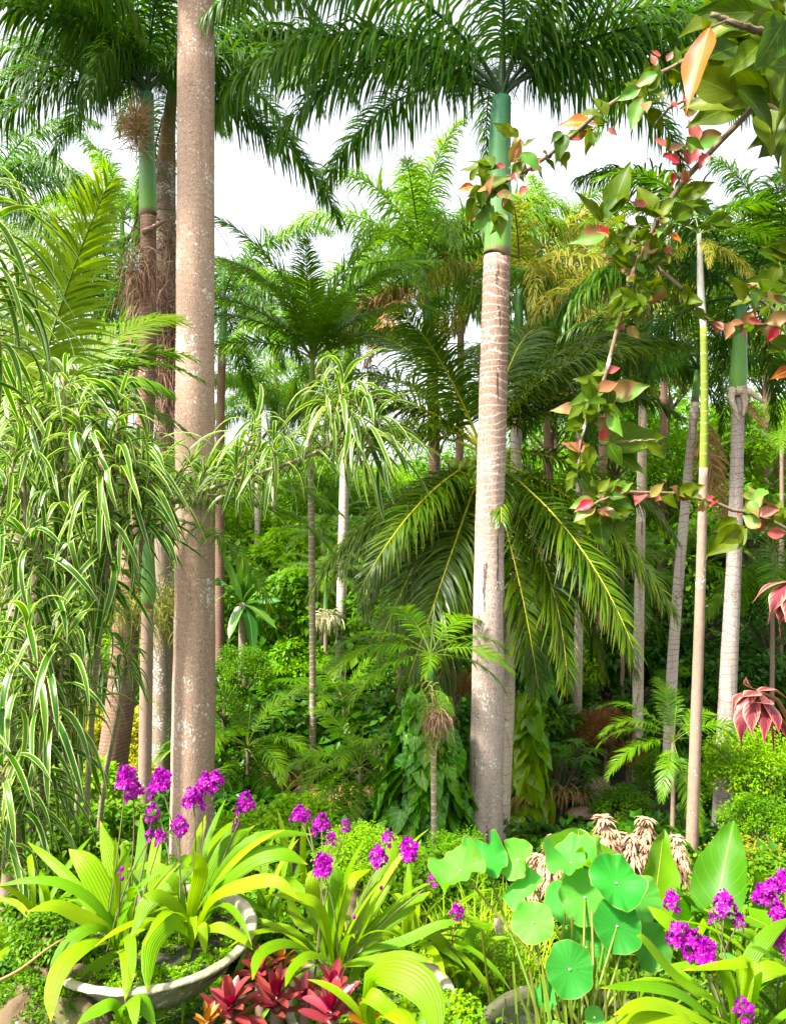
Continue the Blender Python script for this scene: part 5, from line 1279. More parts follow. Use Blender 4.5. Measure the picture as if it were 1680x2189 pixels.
# taro leaves
M['taro'] = leafmat('taro_leaf', (0.02, 0.12, 0.006), (0.06, 0.20, 0.012), trans=.3, rough=.4, spec=.3, veins=(6, .45, (0.10, 0.22, 0.03), .02), mid=(0.26, 0.36, 0.08), mid_w=.022)
def taro(label, leaves, base, seed):
    rg = np.random.default_rng(seed); b = P(*base); g = float(ground(b[0], b[1])); b[2] = min(b[2], g + .02)
    root = thing('taro_plant', label, 'taro', b)
    for (x, y, d), (tx, ty, td), wr, nrm in leaves:
        p = P(x, y, d); t = P(tx, ty, td); L = np.linalg.norm(t - p)
        mb = MB(); place(mb, heart(back=.3, wd=wr, arch=.05, cup=.10, wave=.035, m=16, seed=seed), p - b, t - p, nrm, L, rg.random()); mb.obj('leaf', M['taro'], root)
        mb = MB(); tube(mb, smooth_path([[0, 0, 0], (p - b) * [.5, .5, .6], p - b], 8), np.linspace(.012, .007, 8), n=7); mb.obj('leaf_stalk', M['rib_green'], root)
taro('taro plant with upright dark leaves standing behind the lotus leaves', [
    ((1240, 1845, 3.5), (1236, 1768, 3.7), .80, (0, -.8, .5)), ((1398, 1925, 3.4), (1422, 1772, 3.6), .30, (.2, -.9, .2)), ((1300, 1900, 3.5), (1190, 1935, 3.3), .5, (-.2, -.6, .6))], (1320, 2150, 3.4), 1)
taro('taro plant with wavy-edged leaves, one tilted high toward the right', [
    ((1532, 1925, 3.2), (1566, 1750, 3.4), .30, (-.55, -.75, .3)), ((1560, 1990, 3.0), (1500, 1935, 2.8), .62, (-.3, -.4, .8)), ((1600, 1960, 3.0), (1660, 1985, 2.9), .6, (.3, -.6, .7)), ((1480, 1960, 3.1), (1440, 2010, 3.0), .5, (0, -.8, .5)), ((1640, 1960, 3.3), (1615, 1865, 3.3), .35, (0, -.9, .4))], (1560, 2200, 3.1), 2)

# ---------------------------------------------------------------- lotus
M['lotus'] = leafmat('lotus_leaf', (0.025, 0.22, 0.055), (0.10, 0.36, 0.07), trans=.38, stripes=20, stripe_amt=.05, bstr=.10, tip=(.20, .22, .05), tip_at=.955, spots=(.16, .20, .05), spot_amt=.67, rough=.55, spec=.25, back=(0.16, 0.36, 0.03), jitter=.6, tcol=(1.3, 1.6, .7))
M['lotus_stalk'] = leafmat('lotus_stalk', (0.07, 0.16, 0.02), (0.12, 0.15, 0.03), trans=0, rough=.5)
def lotus_disc(seed, funnel=.22, wav=.10, rings=9, n=60):
    rg = np.random.default_rng(seed); a = np.linspace(0, 2 * math.pi, n, endpoint=False)
    r_ = np.linspace(0.02, 1, rings)[:, None]; ph = rg.uniform(0, 6, 4)
    edge = 1 + .05 * np.sin(2 * a + ph[0]) + .035 * np.sin(5 * a + ph[1]) + .02 * np.sin(9 * a + ph[3])
    z = funnel * r_ ** 1.5 + wav * r_ ** 3 * (np.sin(3 * a + ph[2]) + .6 * np.sin(5 * a + ph[3]) + .25 * np.sin(11 * a)) - .012 * (np.abs(np.sin(a * 10)) * r_)
    V = np.stack([r_ * edge * np.cos(a), r_ * edge * np.sin(a), np.broadcast_to(z, (rings, n))], -1)
    idx = np.arange(rings * n).reshape(rings, n); nx = np.roll(idx, -1, 1)
    F = np.stack([idx[:-1], idx[1:], nx[1:], nx[:-1]], -1).reshape(-1, 4)
    UV = np.stack([np.broadcast_to(a / 6.2832, (rings, n)), np.broadcast_to(r_, (rings, n))], -1)
    return V.reshape(-1, 3), F, UV.reshape(-1, 2)
m_ctr = leafmat('lotus_leaf_centre', (0.55, 0.65, 0.4), (0.55, 0.65, 0.4), trans=0)
lb = P(1240, 2232, 2.5)
lot = thing('lotus_plant', 'lotus with round blue-green leaves on long stalks rising from the dark pot', 'lotus', lb)
for k, (x, y, d, r_, nr, fn_, wv) in enumerate([
    (985, 1862, 2.75, 62, (-.5, -.25, .75), .25, .22), (1035, 1845, 2.85, 60, (-.45, -.35, .8), .3, .25), (1108, 1838, 2.8, 44, (-.75, -.55, .45), .25, .15),
    (1120, 1905, 2.75, 48, (-.5, -.1, .8), .15, .12), (1220, 1845, 2.9, 60, (-.1, -.25, .9), .35, .22), (1262, 1838, 2.95, 45, (.3, -.3, .85), .3, .2),
    (1316, 1888, 2.7, 60, (.05, -.70, .7), .18, .14), (1318, 1980, 2.65, 56, (0, -.85, .5), .10, .05), (1139, 1972, 2.65, 46, (-.25, -.85, .5), .14, .08),
    (1250, 1918, 2.82, 58, (-.3, -.85, .3), .12, .05), (1366, 1922, 2.85, 50, (.3, -.75, .5), .15, .08), (1388, 2024, 2.7, 52, (.3, -.75, .55), .12, .10),
    (1252, 2025, 2.8, 54, (0, -.8, .5), .12, .05), (1217, 2072, 2.45, 56, (-.05, -.85, .5), .06, .05), (1270, 2176, 2.45, 24, (0, -.6, .8), .05, .03),
    (1205, 1930, 3.0, 45, (-.2, -.6, .6), .1, .05), (1560, 2058, 2.75, 24, (0, -.35, .9), .1, .03), (1165, 2130, 2.6, 30, (-.2, -.6, .7), .15, .1), (1190, 2205, 2.4, 26, (0, -.3, .9), .05, .02)]):
    c = P(x, y, d); rad = px(r_ * .95, d); nr = nz(np.array(nr, float))
    V, F, UV = lotus_disc(k, fn_ * 1.3, wv * 1.6)
    u = nz(np.cross([0, 1, .1], nr)); v = np.cross(nr, u)
    rl = random.Random(k * 3).random()
    mb = MB(); mb.add((V[:, 0:1] * u + V[:, 1:2] * v + V[:, 2:3] * nr) * rad + c - lb, F, UV, rl)
    lo = mb.obj('leaf', M['lotus'], lot)
    mb = MB(); ball(mb, c - lb + nr * .003, .0045, (1, 1, .6), 8); mb.obj('leaf_centre', m_ctr, lo)
    e = c - lb; st = np.array([random.Random(k).uniform(-.12, .12), random.Random(k + 50).uniform(-.10, .16), -.1])
    mb = MB(); tube(mb, smooth_path([st, st + (e - st) * [.35, .35, .45], e - nr * .002 - [0, 0, .002]], 12), np.linspace(.0065, .0042, 12), n=7, rn=rl); mb.obj('leaf_stalk', M['lotus_stalk'], lot)
# reeds and young stalks among the lotus
rg = np.random.default_rng(8); mb = MB(); n = 60
p0 = np.stack([rg.normal(0, .11, n), rg.normal(.02, .11, n), np.full(n, -.1)], 1)
C = arcs(p0, rg.normal(0, .12, (n, 3)) + [0, 0, 1], rg.uniform(.18, .42, n), .15, 6)
ribbons(mb, C, rg.normal(0, 1, (n, 3)) * [1, .3, 0], .004 * np.ones((1, 6)), cols=3, fold=.5, rn=rg.random(n))
mb.obj('young_stalks', M['lotus_stalk'], lot)

# ---------------------------------------------------------------- peach plume shrubs
M['plume'] = leafmat('peach_plume_leaf', (0.34, 0.16, 0.12), (0.56, 0.44, 0.28), trans=.2, rough=.6, tcol=(1.1, 1, .8), spec=.3)
def plume_mesh(seed, h=1.0, r_=.26):
    rg = np.random.default_rng(seed); n = 420; t = rg.random(n) ** .9
    az = rg.uniform(0, 6.28, n); rad = r_ * .45 * np.sin(np.clip(t * 1.15 + .12, 0, 1) * math.pi) ** .4 * (1 - .5 * t)
    p = np.stack([np.cos(az) * rad, np.sin(az) * rad, t * h], 1)
    d = np.stack([np.cos(az), np.sin(az), np.full(n, -.15) + .9 * (t > .93)], 1)
    mb = MB(); C = arcs(p, d, r_ * rg.uniform(.5, 1.25, n) * (1 - .3 * t), rg.uniform(1.5, 4, n), 5)
    ribbons(mb, C, np.stack([-np.sin(az), np.cos(az), 0 * az], 1), r_ * .085 * np.array([.3, 1, .9, .5, .03])[None], cols=3, fold=.3, rn=rg.random(n))
    return mb.mesh('plume', M['plume'])
PL = [plume_mesh(k) for k in range(3)]
def plume_shrub(label, x, y, d, plumes):
    b = P(x, y, d); g = float(ground(b[0], b[1])); b[2] = min(g, b[2])
    root = thing('plume_shrub', label, 'shrub', b)
    for k, (tx, ty, h) in enumerate(plumes):
        p = P(tx, ty + h, d + (k % 3 - 1) * .12) - b; H = px(h, d)
        link('plume', PL[k % 3], root, p, k * 1.3, (H * 1.35, H * 1.35, H))
        mb = MB(); tube(mb, smooth_path([[0, 0, -.05], p * [.6, .6, .5], p + [0, 0, H * .8]], 7), np.linspace(.018, .007, 7), n=6); mb.obj('stem', M['twig'], root)
plume_shrub('peach plumed shrub behind the lotus, the twin tall plumes in the middle', 1340, 1900, 4.3, [(1291, 1752, 130), (1378, 1750, 120), (1318, 1778, 120), (1346, 1792, 110), (1332, 1820, 100), (1300, 1820, 110), (1375, 1810, 100), (1358, 1850, 90), (1285, 1800, 100), (1335, 1870, 90)])
plume_shrub('peach plumed shrub left of the lotus centre with three ragged plumes', 1165, 1960, 4.2, [(1187, 1792, 100), (1150, 1830, 130), (1168, 1870, 110), (1140, 1890, 110), (1198, 1840, 90), (1115, 1930, 90), (1175, 1810, 90)])
plume_shrub('peach plumed shrub between the two upright taro leaves', 1440, 1930, 4.6, [(1447, 1792, 90), (1432, 1850, 80), (1440, 1885, 70), (1455, 1870, 60), (1440, 1820, 80)])

# ---------------------------------------------------------------- pink coleus leaves at the right edge
M['coleus'] = leafmat('pink_veined_leaf', (0.50, 0.07, 0.13), (0.52, 0.24, 0.16), trans=.2, rough=.45, deep=((0.08, 0.015, 0.025), .78), edge=(0.62, 0.34, 0.24), edge_w=.08, tcol=(1.1, .9, .9), jitter=.1)
M['coleus_stem'] = leafmat('reddish_stem', (0.18, 0.07, 0.05), (0.2, 0.1, 0.06), trans=0)
def coleus(label, bx, by, d, tips, stem):
    b = P(*stem[0]); root = thing('pink_leaved_plant', label, 'ornamental plant', b)
    rg = np.random.default_rng(int(bx)); c = P(bx, by, d)
    mb = MB(); tube(mb, smooth_path([P(*s_) - b for s_ in stem] + [c - b], 10), np.linspace(.010, .005, 10), n=7); mb.obj('stem', M['coleus_stem'], root)
    for (mx, my), (tx, ty), dz_, wpx, rn in tips:
        mb = MB()
        pp = np.array([c - b, P(mx, my, d + dz_ * .6) - b, P(tx, ty, d + dz_) - b])
        blade_path(mb, pp, px(wpx * 1.12, d), prof=(.06, .65, 1, .95, .6, .2, .02), cols=7, pleat=0, fold=.16, rn=rn, up=.1, m=12)
        mb.obj('leaf', M['coleus'], root)
coleus('pink and peach leaves with dark veins hanging over the rightmost trunk, lower bunch', 1618, 1476, 2.2, [
    ((1586, 1540), (1584, 1612), -.10, 34, .3), ((1572, 1490), (1566, 1540), -.02, 26, .9), ((1604, 1530), (1608, 1575), -.14, 30, .6), ((1590, 1500), (1572, 1560), -.05, 28, .8),
    ((1632, 1530), (1632, 1590), -.12, 36, .1), ((1655, 1520), (1665, 1570), -.10, 44, .05), ((1650, 1545), (1652, 1614), -.06, 34, .0), ((1675, 1550), (1690, 1600), .0, 36, .1),
    ((1596, 1462), (1594, 1446), -.02, 16, 1.), ((1650, 1470), (1690, 1500), .05, 26, .5), ((1640, 1500), (1600, 1500), -.1, 24, .9), ((1605, 1480), (1580, 1492), -.1, 30, 1.)], [(1760, 2150, 2.3), (1735, 1800, 2.3), (1680, 1530, 2.25)])
coleus('pink and peach leaves with dark veins at the right edge, upper bunch', 1690, 1240, 2.3, [
    ((1640, 1250), (1606, 1290), -.05, 22, .9), ((1660, 1275), (1640, 1335), -.1, 30, .6), ((1668, 1310), (1668, 1375), -.1, 32, .2), ((1690, 1310), (1692, 1370), -.05, 36, .2),
    ((1660, 1245), (1625, 1268), 0, 22, 1.), ((1710, 1300), (1720, 1350), 0, 36, .1), ((1685, 1290), (1678, 1330), -.12, 34, .9)], [(1800, 2100, 2.4), (1790, 1700, 2.4), (1760, 1330, 2.35)])

# ---------------------------------------------------------------- pink-leaved branch at top right
M['hib_green'] = leafmat('branch_green_leaf', (0.02, 0.07, 0.003), (0.075, 0.13, 0.006), trans=.4, rough=.45, spec=.25, veins=(6, .5, (0.10, 0.17, 0.02), .03), mid=(0.12, 0.18, 0.03), mid_w=.03, jitter=.4, spots=(0.14, 0.17, 0.02), spot_amt=.62)
M['hib_pink'] = leafmat('branch_pink_leaf', (0.45, 0.03, 0.09), (0.28, 0.14, 0.09), trans=.25, rough=.45, tcol=(1.4, .9, 1), spots=(0.25, 0.25, 0.10), spot_amt=.62)
M['hib_orange'] = leafmat('branch_orange_leaf', (0.34, 0.07, 0.006), (0.42, 0.13, 0.008), trans=.2, veins=(9, .6, (.45, .2, .02), .04), spots=(.22, .05, .02), spot_amt=.56, rough=.4, tcol=(1.4, 1.1, .6), mid=(0.8, 0.45, 0.1), mid_w=.04)
M['hib_var'] = leafmat('branch_mottled_leaf', (0.16, 0.15, 0.04), (0.28, 0.12, 0.07), trans=.3, rough=.45, tcol=(1.3, 1.1, .8), spots=(0.10, 0.22, 0.04), spot_amt=.47)
M['hib_bark'] = barkmat('branch_bark', (0.17, 0.13, 0.075), (0.10, 0.065, 0.04), lichen=.2, fine=60, streak=.2)
hb = np.array([.95, 1.55, 0.0])
hib = thing('pink_leaved_shrub', 'shrub branches with green, pink and orange leaves hanging in at the top right', 'shrub', hb)
def branch(pts, r0, r1, parent=hib):
    s_ = smooth_path([P(*q) - hb if len(q) == 3 and not isinstance(q, np.ndarray) else q for q in pts], 26)
    jit = np.random.default_rng(int(abs(pts[1][0]))).normal(0, .0010, s_.shape); s_ = s_ + jit
    mb = MB(); tube(mb, s_, np.linspace(r0, r1, 26), n=8); mb.obj('branch', M['hib_bark'], parent)
    return s_
mb = MB(); tube(mb, smooth_path([[0, 0, -.1], [.02, .03, .9], [-.02, 0, 1.9], [-.05, -.02, 2.7]], 14), np.linspace(.018, .010, 14), n=9); mb.obj('trunk', M['hib_bark'], hib)
BRS = [branch([(1800, 20, 1.5), (1640, 40, 1.5), (1500, 110, 1.5), (1390, 170, 1.5), (1280, 240, 1.5), (1200, 310, 1.5), (1130, 360, 1.5), (1060, 400, 1.48), (1030, 432, 1.47)], .0065, .0025),
       branch([(1810, 60, 1.55), (1640, 200, 1.5), (1540, 300, 1.5), (1450, 400, 1.5), (1390, 500, 1.5), (1345, 600, 1.5), (1320, 700, 1.5), (1290, 810, 1.48), (1262, 870, 1.47), (1240, 950, 1.46), (1235, 1010, 1.45)], .0065, .0025),
       branch([(1392, 560, 1.5), (1450, 610, 1.48), (1490, 660, 1.5), (1530, 690, 1.5), (1600, 695, 1.5), (1680, 690, 1.5)], .004, .002),
       branch([(1850, 1250, 1.55), (1680, 1130, 1.5), (1540, 1080, 1.47), (1440, 1055, 1.45), (1330, 1055, 1.43), (1268, 1078, 1.42)], .0042, .0022),
       branch([(1300, 450, 1.5), (1340, 480, 1.5), (1392, 495, 1.5)], .002, .003), branch([(1230, 520, 1.48), (1300, 500, 1.5), (1360, 520, 1.5)], .002, .003),
       branch([(1280, 950, 1.46), (1340, 945, 1.46), (1400, 940, 1.46)], .003, .0015), branch([(1700, 700, 1.5), (1620, 640, 1.5), (1560, 610, 1.5)], .004, .002),
       branch([(1720, 90, 1.25), (1600, 60, 1.2), (1520, 30, 1.2)], .007, .004), branch([(1720, 300, 1.3), (1650, 230, 1.3), (1560, 210, 1.35)], .005, .003), branch([(1510, 210, 1.45), (1440, 225, 1.48), (1395, 270, 1.5)], .003, .002)]
LV = [heart(back=.05, wd=.30, prof=(.12, .6, .92, 1, .9, .7, .45, .2, .02), cup=.10, wave=.02, arch=a_, seed=i, m=15, cols=9) for i, a_ in enumerate((.12, .3, -.05, .2))]
HL = []
def hleaf(lf, p, dr, nr, s, rn, mk):
    HL.append((s / max(.5, p[1] + hb[1]), lf, np.array(p, float), np.array(dr, float), np.array(nr, float), s, rn, mk))
rg = np.random.default_rng(21)
G_, K_, O_, V_ = 'hib_green', 'hib_pink', 'hib_orange', 'hib_var'
leaves = [
 (1058, 362, 85, 160, G_), (1010, 398, 34, 190, O_), (1020, 420, 66, 250, G_), (1035, 385, 50, 100, G_), (1045, 400, 55, 20, G_), (1060, 380, 48, 220, G_), (1030, 410, 40, 300, G_),
 (1090, 345, 55, 60, V_), (1110, 330, 50, 100, V_), (1115, 330, 60, 320, V_), (1078, 355, 40, 190, K_), (1140, 350, 34, 20, K_), (1150, 340, 30, 250, K_), (1100, 370, 38, 280, K_), (1125, 400, 45, 230, K_), (1050, 440, 70, 235, V_),
 (1040, 450, 62, 200, K_), (1065, 455, 66, 272, G_), (1095, 290, 50, 150, G_), (1205, 290, 60, 255, G_), (1195, 330, 38, 300, G_), (1215, 325, 34, 240, G_), (1295, 245, 56, 118, G_), (1258, 262, 66, 172, O_), (1270, 250, 34, 310, G_), (1300, 275, 34, 320, K_), (1262, 275, 34, 250, V_),
 (1365, 190, 52, 200, V_), (1375, 195, 80, 62, G_), (1390, 180, 55, 110, G_), (1370, 210, 75, 255, V_), (1385, 235, 60, 310, G_), (1400, 140, 42, 105, K_), (1425, 130, 36, 60, K_), (1410, 120, 34, 150, K_), (1445, 230, 32, 120, K_), (1460, 215, 30, 40, K_),
 (1400, 300, 60, 330, K_), (1430, 320, 50, 20, K_), (1470, 350, 90, 70, K_), (1490, 300, 70, 110, K_), (1510, 330, 55, 240, K_), (1450, 345, 50, 160, K_), (1440, 370, 40, 260, K_), (1540, 290, 80, 200, V_), (1470, 250, 60, 80, V_),
 (1285, 475, 92, 140, G_), (1310, 455, 112, 82, G_), (1395, 460, 85, 112, G_), (1380, 440, 46, 160, K_), (1345, 430, 40, 130, K_), (1440, 470, 72, 40, G_), (1460, 420, 70, 20, G_), (1480, 440, 60, 350, G_), (1518, 480, 66, 22, G_), (1520, 482, 66, -10, G_), (1520, 478, 36, 200, G_),
 (1405, 480, 38, 290, O_), (1430, 500, 34, 320, O_), (1290, 500, 78, 190, V_), (1300, 500, 42, 140, K_), (1340, 510, 60, 250, G_), (1350, 540, 60, 200, G_), (1375, 530, 34, 20, K_), (1420, 540, 32, 30, K_), (1350, 570, 66, 165, G_), (1370, 570, 66, 30, G_), (1345, 620, 58, 205, G_),
 (1355, 600, 60, 340, G_), (1390, 610, 60, 330, G_), (1365, 640, 72, 262, G_), (1335, 640, 50, 230, G_), (1400, 570, 55, 60, G_), (1330, 690, 50, 200, G_), (1340, 700, 40, 320, V_), (1320, 560, 40, 170, K_), (1590, 640, 66, 130, G_), (1600, 690, 44, 70, K_), (1640, 690, 60, 20, V_), (1560, 690, 44, 250, V_),
 (1690, 560, 90, 165, G_), (1690, 600, 95, 175, G_), (1680, 650, 80, 160, V_), (1700, 520, 70, 200, G_), (1660, 700, 50, 240, K_), (1690, 740, 60, 160, G_), (1690, 790, 50, 200, O_), (1300, 830, 80, 160, G_), (1280, 850, 78, 190, G_), (1262, 860, 56, 95, G_), (1280, 835, 55, 30, V_),
 (1240, 880, 66, 168, V_), (1250, 900, 70, 205, G_), (1300, 845, 92, 12, V_), (1290, 870, 50, 330, G_), (1275, 860, 60, 240, G_), (1290, 945, 145, 4, G_), (1285, 940, 46, 80, K_), (1262, 955, 56, 260, G_), (1300, 950, 60, 300, G_), (1250, 975, 44, 200, G_), (1380, 950, 60, 330, G_),
 (1268, 1070, 58, 195, V_), (1270, 1080, 62, 215, V_), (1285, 1080, 60, 250, G_), (1300, 1085, 60, 310, G_), (1310, 1075, 50, 340, G_), (1290, 1060, 50, 60, G_), (1265, 1060, 50, 130, V_), (1280, 1100, 88, 272, G_), (1320, 1055, 34, 40, K_), (1370, 1055, 34, 330, K_), (1310, 1110, 60, 290, G_),
 (1450, 1055, 60, 20, G_), (1470, 1060, 50, 330, G_), (1590, 1130, 100, 216, G_), (1565, 1145, 44, 20, V_), (1600, 1090, 60, 60, V_), (1620, 1100, 60, 20, K_), (1640, 1110, 66, 330, V_), (1620, 1080, 50, 110, V_), (1660, 1120, 60, 80, G_), (1640, 1140, 60, 0, K_), (1230, 1010, 50, 240, G_), (1240, 1000, 50, 300, G_)]
for x, y, Lp, a, mk in leaves:
    d = 1.48 + rg.uniform(-.05, .05)
    p = P(x, y, d) - hb; t_ = R(a)
    dr = nz(np.array([math.cos(t_), rg.normal(-.1, .25), math.sin(t_)])); nr = nz(np.array([rg.normal(0, .3), -1, rg.normal(.35, .3)]))
    hleaf(LV[rg.integers(0, 4)], p, dr, nr, px(Lp * (.95 if mk != K_ else .72), d), rg.random(), mk)
    if mk == G_ and Lp > 45:
        for q in range(2):
            hleaf(LV[rg.integers(0, 4)], p + rg.normal(0, .008, 3), nz(dr + rg.normal(0, .8, 3)), nz(nr + rg.normal(0, .4, 3)), px(Lp * rg.uniform(.5, .75), d), rg.random(), mk)
mb = MB(); place(mb, heart(back=0, wd=.15, prof=(.06, .55, .95, 1, .85, .6, .35, .12, .01), cup=.05, wave=.012, arch=.06, m=16, cols=9), (0, 0, 0), P(1444, 285, 1.05) - P(1515, 60, 1.1), np.array([-.9, -.8, .1]), px(238, 1.08), .4); mb.obj('leaf', M['hib_orange'], hib, P(1515, 60, 1.1) - hb)  # the large hanging leaf
mb = MB(); tube(mb, np.array([P(1515, 60, 1.1), P(1550, 45, 1.15), P(1600, 62, 1.2)]) - hb, [.0015, .0015, .002], n=5); mb.obj('branch', M['hib_bark'], hib)
for k in range(60):                     # the near, heavy leaves in the corner
    x = 1500 + 210 * rg.random() ** .7; y = rg.uniform(-40, 300) * (0.55 + .45 * (x - 1480) / 200); d = rg.uniform(1.15, 1.45); a = rg.uniform(150, 330)
    hleaf(LV[rg.integers(0, 4)], P(x, y, d) - hb, np.array([math.cos(R(a)), rg.normal(0, .3), math.sin(R(a))]), np.array([rg.normal(0, .4), -1, rg.normal(.3, .4)]), px(rg.uniform(90, 150), d), rg.random(), G_)
mb = MB()
for s_ in BRS[:4]:                      # young leaves and bracts along the twigs
    for i in range(6, 26):
        if rg.random() < .8:
            for q in range(rg.integers(1, 4)):
                place(mb, LV[rg.integers(0, 4)], s_[i] + rg.normal(0, .004, 3), rg.normal(0, 1, 3), nz(np.array([rg.normal(0, .5), -1, .4])), rg.uniform(.014, .042), rg.random(), int(rg.choice([0, 0, 0, 1, 2])))
for cx, cy, n_, sp_, kinds in [(1035, 410, 14, 34, 'GGGVK'), (1110, 345, 10, 30, 'GVVK'), (1250, 275, 7, 26, 'GV'), (1390, 565, 16, 50, 'GGGGV'), (1400, 470, 14, 60, 'GGGV'), (1290, 1075, 16, 44, 'GGV'), (1275, 860, 10, 40, 'GGV'),
                               (1630, 1100, 14, 44, 'GVVK'), (1450, 330, 12, 44, 'KKVG'), (1355, 640, 12, 40, 'GG'), (1640, 620, 12, 50, 'GGV'), (1390, 190, 10, 34, 'GV'), (1600, 690, 8, 40, 'GVK'), (1320, 500, 10, 44, 'GVG')]:
    for q in range(n_):
        mk = {'G': G_, 'K': K_, 'V': V_}[kinds[q % len(kinds)]]
        p = P(cx + rg.normal(0, sp_ * .5), cy + rg.normal(0, sp_ * .5), 1.48 + rg.normal(0, .035)) - hb
        hleaf(LV[rg.integers(0, 4)], p, nz(rg.normal(0, 1, 3) - [0, 0, .5]), nz(np.array([rg.normal(0, .6), -.8, .5])), px(rg.uniform(26, 58) * (.7 if mk == K_ else 1), 1.48), rg.random(), mk)
HL.sort(key=lambda t: -t[0])
mi_ = {G_: 0, K_: 1, V_: 2, O_: 3}
for _, lf, p, dr, nr, s_, rn_, mk in HL[98:]:
    place(mb, lf, p, dr, nr, s_, rn_, mi_[mk])
yl = mb.obj('small_leaves', [M[G_], M[K_], M[V_], M[O_]], hib); yl['kind'] = 'stuff'
for _, lf, p, dr, nr, s_, rn_, mk in HL[:98]:
    q_ = MB(); place(q_, lf, (0, 0, 0), dr, nr, s_, rn_); q_.obj('leaf', M[mk], hib, p)

# ---------------------------------------------------------------- banana plant
M['banana'] = leafmat('banana_leaf', (0.03, 0.14, 0.03), (0.09, 0.24, 0.05), trans=.3, rough=.35, mid=(0.3, 0.36, 0.12), mid_w=.04, veins=(22, .1, (0.03, 0.10, 0.03), .12), spec=.7)
b = P(520, 1400, 18); g = float(ground(b[0], b[1])); b[2] = g
ban = thing('banana_plant', 'banana plant with long paddle leaves right of the giant trunk', 'banana plant', b)
mb = MB(); top = P(520, 1290, 18) - b; tube(mb, smooth_path([[0, 0, -.1], top * .5, top], 8), np.linspace(.16, .09, 8), n=12); mb.obj('stem', M['bark_mossy'], ban)
for (mx, my), (tx, ty), w_ in [((500, 1230), (478, 1180), 30), ((520, 1220), (515, 1165), 26), ((545, 1255), (600, 1235), 26), ((490, 1270), (455, 1290), 26), ((545, 1300), (592, 1345), 30), ((535, 1330), (542, 1395), 32),
                               ((505, 1320), (490, 1365), 28), ((560, 1280), (600, 1285), 24), ((480, 1245), (450, 1250), 22), ((530, 1240), (560, 1205), 24)]:
    mb = MB(); pp = np.array([top, P(mx, my, 17.8) - b, P(tx, ty, 17.5) - b]); blade_path(mb, pp, px(w_, 18), prof=(.1, .8, 1, 1, .9, .6, .05), cols=5, pleat=0, fold=.2, rn=rg.random(), m=12); mb.obj('leaf', M['banana'], ban)

# ---------------------------------------------------------------- slope plants between the pots and the trunks
for kind, x, y, d, rx, sq, label in [
 ('broad_bright', 175, 1690, 6.2, 85, .8, 'bright compound-leaved herb bush left of the tallest left orchid heads'),
 ('broad_bright', 640, 1745, 5.0, 65, .7, 'pale lime shrub right behind the middle orchid heads'),
 ('broad_bright', 540, 1790, 4.6, 75, .8, 'lime leafy shrub behind the right clump in the stone bowl'),
 ('broad_mid', 240, 1790, 4.8, 95, .8, 'green leafy plant behind the left orchid clump'),
 ('broad_mid', 90, 1800, 4.2, 85, .8, 'dark leafy plant under the dracaena canes at the left edge'),
 ('broad_mid', 120, 1930, 3.6, 90, .8, 'low leafy plant left of the stone bowl'),
 ('broad_mid', 600, 1950, 3.5, 80, .9, 'dark green leafy plant right of the stone bowl rim'),
 ('fine_bright', 770, 1830, 4.4, 85, .7, 'lime herb patch behind the second orchid clump'),
 ('broad_mid', 900, 1900, 4.2, 90, .8, 'leafy herb patch left of the lotus behind the small orchid'),
 ('fine_bright', 1040, 2040, 3.2, 70, .8, 'fine bright herb between the small orchid and the lotus'),
 ('broad_bright', 960, 2165, 2.6, 55, .6, 'small lime seedling bush at the bottom edge left of the dark pot'),
 ('broad_mid', 1450, 1990, 3.9, 90, .8, 'leafy herb behind the right-hand orchid clump'),
 ('broad_mid', 1650, 1900, 4.4, 80, .8, 'leafy herb at the right edge behind the cut-off orchids'),
 ('broad_mid', 1260, 1990, 3.8, 80, .9, 'dark leafy herb in the shade beneath the lotus leaves'),
 ('broad_mid', 95, 2010, 2.6, 62, .9, 'green leafy plant spilling over the left rim of the stone bowl'),
 ('broad_dark', 80, 2060, 2.9, 70, .8, 'dark leafy plant over the mossy rock at lower left'),
 ('broad_dark', 560, 2050, 3.1, 70, .8, 'dark leafy plant in the shade between the two bowls'),
 ('fine_mid', 1100, 1960, 5.5, 80, .7, 'green bush at the foot of the spotted coconut stem'),
 ('fine_mid', 980, 1840, 7.5, 80, .7, 'grassy green bush left of the foot of the banded trunk'),
 ('fine_mid', 1280, 1850, 7.0, 90, .7, 'green bush behind the peach plumes'),
]:
    bush(kind, x, y, d, rx, label, rz=y * .3, sq=sq, name='herb', cat='leafy plant')

# grass tufts
M['grass'] = leafmat('lime_grass', (0.14, 0.32, 0.015), (0.30, 0.46, 0.04), trans=.4, rough=.45)
def grass_tuft(label, x, y, d, n, L, seed, sp_=.12, mat='grass'):
    rg = np.random.default_rng(seed); b = P(x, y, d); b[2] = float(ground(b[0], b[1]))
    az = rg.uniform(0, 6.28, n); el = rg.uniform(.7, 1.45, n)
    C = arcs(np.stack([rg.normal(0, sp_, n), rg.normal(0, sp_, n), 0 * az - .01], 1), np.stack([np.cos(az) * np.cos(el), np.sin(az) * np.cos(el), np.sin(el)], 1), L * rg.uniform(.6, 1.2, n), rg.uniform(.8, 2.4, n), 8)
    mb = MB(); ribbons(mb, C, np.stack([-np.sin(az), np.cos(az), 0 * az], 1), .0035 * np.array([.8, 1, 1, .9, .8, .6, .35, .03])[None], cols=2, rn=rg.random(n))
    o = mb.obj('grass_tuft', M[mat], None, b); tag(o, label, 'grass tuft')
grass_tuft('lime grass tuft left of the banded trunk foot', 960, 1990, 4.3, 420, .55, 1, .2)
grass_tuft('lime grass tuft between the small orchid and the lotus stalks', 1040, 2080, 3.4, 380, .45, 2, .16)
grass_tuft('grass tuft behind the second orchid clump', 860, 1990, 3.9, 300, .5, 3, .18)
